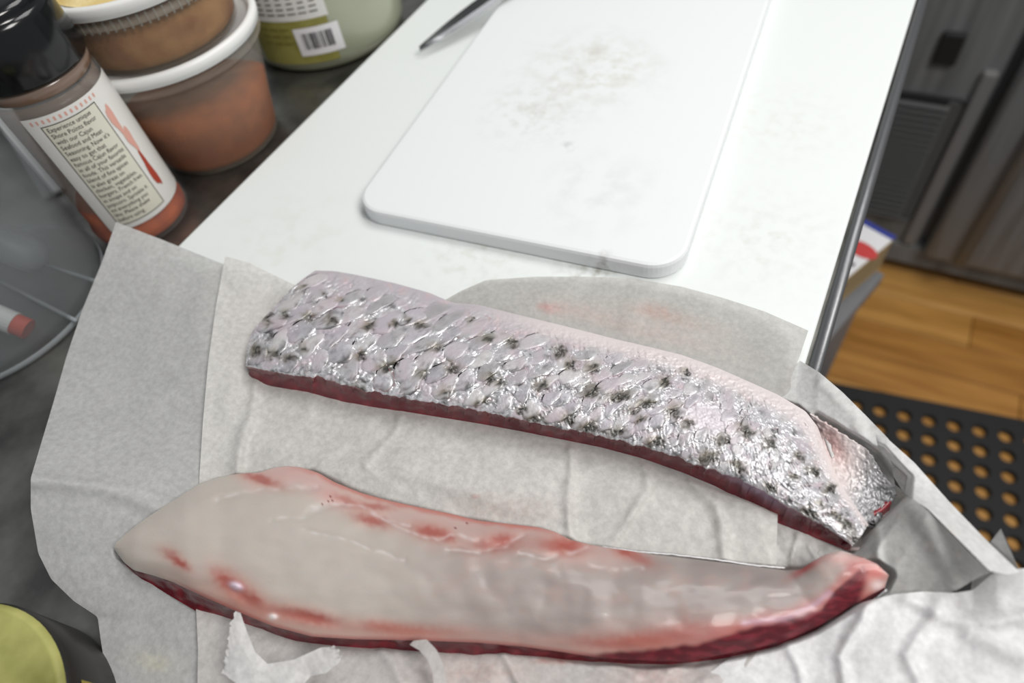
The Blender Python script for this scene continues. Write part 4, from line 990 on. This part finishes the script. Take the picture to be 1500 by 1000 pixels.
def flesh_color(px, py, v):
    c = np.ones(px.shape + (3,)) * lin((184, 176, 168))
    right = sstep(480, 760, px)
    c = mixc(c, lin((150, 138, 135)), right * .85)
    c = mixc(c, lin((136, 127, 125)), sstep(880, 1080, px) * .6 * sstep(1200, 1120, px))
    c = mixc(c, lin((186, 179, 173)), sstep(-.2, .45, fbm(px / 80., py / 60., 2, 14)) * .3)
    c = mixc(c, lin((172, 146, 140)), sstep(0, .35, fbm(px / 44., py / 30. + 5, 2, 18)) * .35 * right)
    # pinkish upper strip with the cut bone line
    ed = seg_dist(px, py, [(p[0], p[1]) for p in fB_top[8:25]])
    c = mixc(c, lin((202, 168, 162)), sstep(46, 6, ed) * .5)
    rimf = sstep(9 + 5 * noise(px / 18., py / 18., 23), 1, ed) * sstep(400, 470, px) * sstep(860, 760, px); c = mixc(c, lin((184, 100, 88)), rimf * .7)
    c = mixc(c, lin((196, 152, 150)), blob(px, py, 420, 694, 46, 12, 6) * .45 + blob(px, py, 480, 725, 34, 14, 30) * .5)
    R_ = [(382, 702, 30, 6, 18, .7), (508, 733, 20, 6, 20, .5), (545, 762, 24, 7, 14, .75), (548, 742, 24, 5, 4, .6), (632, 779, 26, 9, 12, .85), (655, 786, 12, 5, 30, .6), (722, 798, 30, 10, 0, .6), (738, 790, 16, 7, 0, .7), (832, 800, 22, 10, 0, .85), (815, 797, 30, 9, 0, .5), (915, 808, 12, 5, 10, .95), (935, 817, 22, 8, 25, .5),
          (264, 824, 15, 5, 36, .95), (250, 812, 16, 8, 30, .4), (345, 862, 30, 14, 36, .8), (368, 880, 22, 9, 30, .95), (330, 850, 18, 8, 40, .7), (340, 890, 60, 10, 16, .4), (455, 905, 42, 9, 12, .95), (420, 898, 30, 8, 8, .5), (560, 918, 26, 7, 8, .7), (590, 924, 40, 6, 4, .8), (620, 928, 50, 8, 0, .4), (940, 940, 50, 10, 0, .75), (900, 945, 60, 8, 5, .6), (1000, 925, 60, 14, -8, .5)]
    for (x, y, rx, ry, a, amt) in R_:
        f = np.clip(blob(px + 4 * noise(px / 9., py / 9., 27), py + 3 * noise(px / 9., py / 9., 28), x, y, rx, ry, a) * 1.15, 0, 1)
        c = mixc(c, lin((194, 134, 120)), np.clip(blob(px, py, x, y, rx * 1.5, ry * 1.8, a) * amt * .6, 0, 1))
        c = mixc(c, lin((150, 58, 50)), f * amt * .9)
    # pale fat lines in the grooves
    wpx = px + 5 * noise(px / 30., py / 30., 1); wpy = py + 5 * noise(px / 30., py / 30., 2)
    for pts, g, w_ in GRO[:8]:
        c = mixc(c, lin((226, 218, 218)), np.exp(-(seg_dist(wpx, wpy, pts) / 2.6) ** 2) * .35 * np.clip(.6 + noise(px / 12., py / 12., 9), 0, 1))
    # lower margin: pink then blood line
    lo = seg_dist(px, py, [(p[0], p[1]) for p in fB_bot])
    c = mixc(c, lin((194, 150, 138)), sstep(34, 6, lo) * sstep(190, 300, px) * .45)
    c = mixc(c, lin((158, 72, 70)), sstep(7, 1, lo) * sstep(230, 300, px) * .6)
    # broad dark red band towards the tail
    band_up = np.interp(px, [820, 900, 960, 1023, 1090, 1159, 1204, 1227, 1245, 1264, 1285], [962, 956, 950, 944, 922, 906, 890, 862, 845, 830, 842])
    wob = 5 * noise(px / 22., py / 22., 31)
    c = mixc(c, lin((178, 96, 90)), sstep(-30, -2, py - band_up + wob) * sstep(930, 1080, px) * .75 * sstep(1290, 1262, px))
    inb = sstep(-5, 4, py - band_up + wob * .6) * sstep(820, 900, px) * (1 - sstep(1262, 1276, px + .3 * (py - 850)))
    dk = mixc(np.ones(px.shape + (3,)) * lin((84, 14, 26)), lin((116, 30, 42)), sstep(-.2, .4, fbm(px / 24., py / 9., 3, 35)))
    c = c * (1 - inb[..., None]) + dk * inb[..., None]
    mem = np.exp(-(seg_dist(px, py, [(1090, 912), (1150, 905), (1190, 888), (1215, 868)]) / 5) ** 2); c = mixc(c, lin((186, 160, 178)), mem * .55)
    c = mixc(c, lin((208, 110, 104)), blob(px, py, 1284, 838, 18, 16, 30) * .75)
    c = mixc(c, lin((232, 214, 212)), blob(px, py, 1285, 856, 10, 8, 0) * .7)
    c = mixc(c, lin((206, 156, 150)), blob(px, py, 1232, 818, 26, 10, 0) * .6)
    c = mixc(c, lin((158, 60, 58)), blob(px, py, 1180, 832, 26, 6, -32) * .8 + blob(px, py, 1245, 828, 12, 10, -40) * .5)
    for (x, y) in ((484, 727), (481, 734), (472, 738), (667, 773), (684, 766), (487, 733)):
        c = mixc(c, lin((110, 16, 24)), np.exp(-(np.hypot(px - x, py - y) / 1.6) ** 4))
    c = mixc(c, lin((222, 206, 222)), np.clip(blob(px, py, 346, 858, 9, 5, 20) * 1.3, 0, .9)); c = mixc(c, lin((236, 228, 226)), np.clip(blob(px, py, 400, 903, 6, 4, 0) * 1.3, 0, .9))
    return c
def topB(u, v):
    q = FB(u, v); px, py, z = q[..., 0], q[..., 1].copy(), q[..., 2].copy()
    e = (1 - np.abs(2 * v - 1) ** 2.6) * (1 - np.exp(-u * 14)) * (1 - np.exp(-(1 - u) * 20))
    z = z + .0095 * e * (1 - .45 * sstep(.72, .95, u))
    return px, py, z
filB = empty('fish_fillet', tuple(U(720, 860, 0))); tag(filB, 'fish fillet lying flesh side up, pale with pink patches and dark red edge', 'fish fillet', 'fish fillets')
nu, nv = 560, 130
u, v = np.meshgrid(np.linspace(0, 1, nu), np.linspace(0, 1, nv), indexing='ij')
px, py, z = topB(u, v)
d = np.zeros(px.shape); wpx = px + 5 * noise(px / 30., py / 30., 1); wpy = py + 5 * noise(px / 30., py / 30., 2)
for pts, g, w_ in GRO: d -= g * .0006 * np.exp(-(seg_dist(wpx, wpy, pts) / (w_ * 1.8)) ** 2)
d += .0009 * fbm(px / 60., py / 36., 2, 91)
d += .0006 * np.sin((px - 30 * np.sin((py - 850) / 40.)) / 13.) * sstep(640, 760, px) * sstep(.3, .5, v) * sstep(.95, .8, v) * .45
for (x, y, rx, ry, a) in ((348, 866, 26, 9, 36), (455, 905, 36, 7, 12), (632, 779, 22, 8, 12), (722, 798, 26, 8, 0), (832, 800, 20, 8, 0)): d -= .0009 * blob(px, py, x, y, rx, ry, a)
d += .0016 * blob(px, py, 346, 858, 8, 5, 20) + .001 * blob(px, py, 400, 903, 5, 4, 0)
d *= np.clip(np.minimum(v, 1 - v) * 12, .1, 1)
c = flesh_color(px, py, v)
me = mesh_from('flesh', U(px, py, z + d), grid_faces(nu, nv), np.concatenate([c, np.ones((nu, nv, 1))], -1))
setparent(link('flesh', me, MFLESH), filB)
fb = [(172, 812, .000), (196, 841, -.003), (226, 858, -.0035), (250, 873, -.0035), (289, 896, -.0035), (341, 911, -.0035), (379, 922, -.0035), (420, 938, -.0035), (460, 943, -.0035), (520, 948, -.0035), (620, 956, -.0035), (690, 963, -.0035), (760, 964, -.0035), (850, 970, -.0035), (920, 972, -.0035), (985, 973, -.0035), (1050, 966, -.0035), (1110, 955, -.003), (1165, 940, -.003), (1210, 920, -.002), (1250, 896, .002), (1278, 878, .006), (1298, 863, .010)]
def colB(V, k, fr):
    x, y = V[..., 0], V[..., 1]; kk = np.broadcast_to(k[..., 0], x.shape)
    c = np.ones(x.shape + (3,)) * lin((92, 18, 30))
    c = mixc(c, lin((150, 50, 58)), sstep(-.1, .5, fbm(x * 110, y * 110 + kk * 2, 3, 14)) * .5)
    c = mixc(c, lin((64, 14, 22)), sstep(0, .5, fbm(x * 50 + 3, y * 50 + kk, 3, 16)) * .6)
    c = mixc(c, lin((196, 176, 172)), np.broadcast_to(np.where(fr, 0., .8)[:, None], x.shape))
    return c
def S_B(u_, v_):
    px, py, z = topB(np.asarray(u_, float), np.asarray(v_, float)); return np.stack([px, py, z], -1)
body_under('bloodline', S_B, 480, fb, MDARK, colB, filB, -.0035, 10, .0012)['label'] = 'dark red lower side'
# silver skin rim peeking out under the near fillet's tail
for k, (path, lab) in enumerate((([(880, 801, .003), (930, 808, .003), (990, 813, .003), (1050, 820, .003), (1110, 829, .003), (1150, 832, .003)], 'white skin edge'),
                          ([(1110, 956, -.003), (1165, 941, -.003), (1210, 921, -.002), (1250, 897, .002), (1278, 879, .006), (1298, 864, .010)], 'silver skin edge'))):
    t = np.linspace(0, 1, 60); q = Curve(path, 4)(t); jig = 1.2 * noise(t * 22, t * 0 + k, 88)
    W_ = [U(q[:, 0], q[:, 1] + jig + o_, q[:, 2] + h_) for o_, h_ in ((-2.5, .0), (0, .0012), (2.5 if k else 1, .0))]
    V = np.stack(W_, 1); c = np.ones((60, 3, 3)) * lin((222, 222, 224)); c = mixc(c, lin((80, 80, 78)), sstep(.1, .5, noise(t[:, None] * 30 + np.zeros((60, 3)), np.zeros((60, 3)) + k, 7)) * (.7 if k else .1))
    me = mesh_from('skin_edge', V, grid_faces(60, 3), np.concatenate([c, np.full((60, 3, 1), .3)], -1)); o = link('skin_edge', me, MSKIN); setparent(o, filB); o['label'] = lab
    so = o.modifiers.new('thick', 'SOLIDIFY'); so.thickness = .0008; so.offset = -1
# little membrane thread between the tails
bm = bmesh.new(); tube(bm, [Vector(U(1243, 803, .004)), Vector(U(1270, 806, .005)), Vector(U(1300, 811, .006))], [.0008, .0013, .0006], 8)
o = from_bm('membrane_thread', bm, mat('membrane', (222, 208, 204), .3, coat=.4), smooth=True); tag(o, 'short pale membrane thread on the paper by the scaly fillet tip', 'fish scrap')
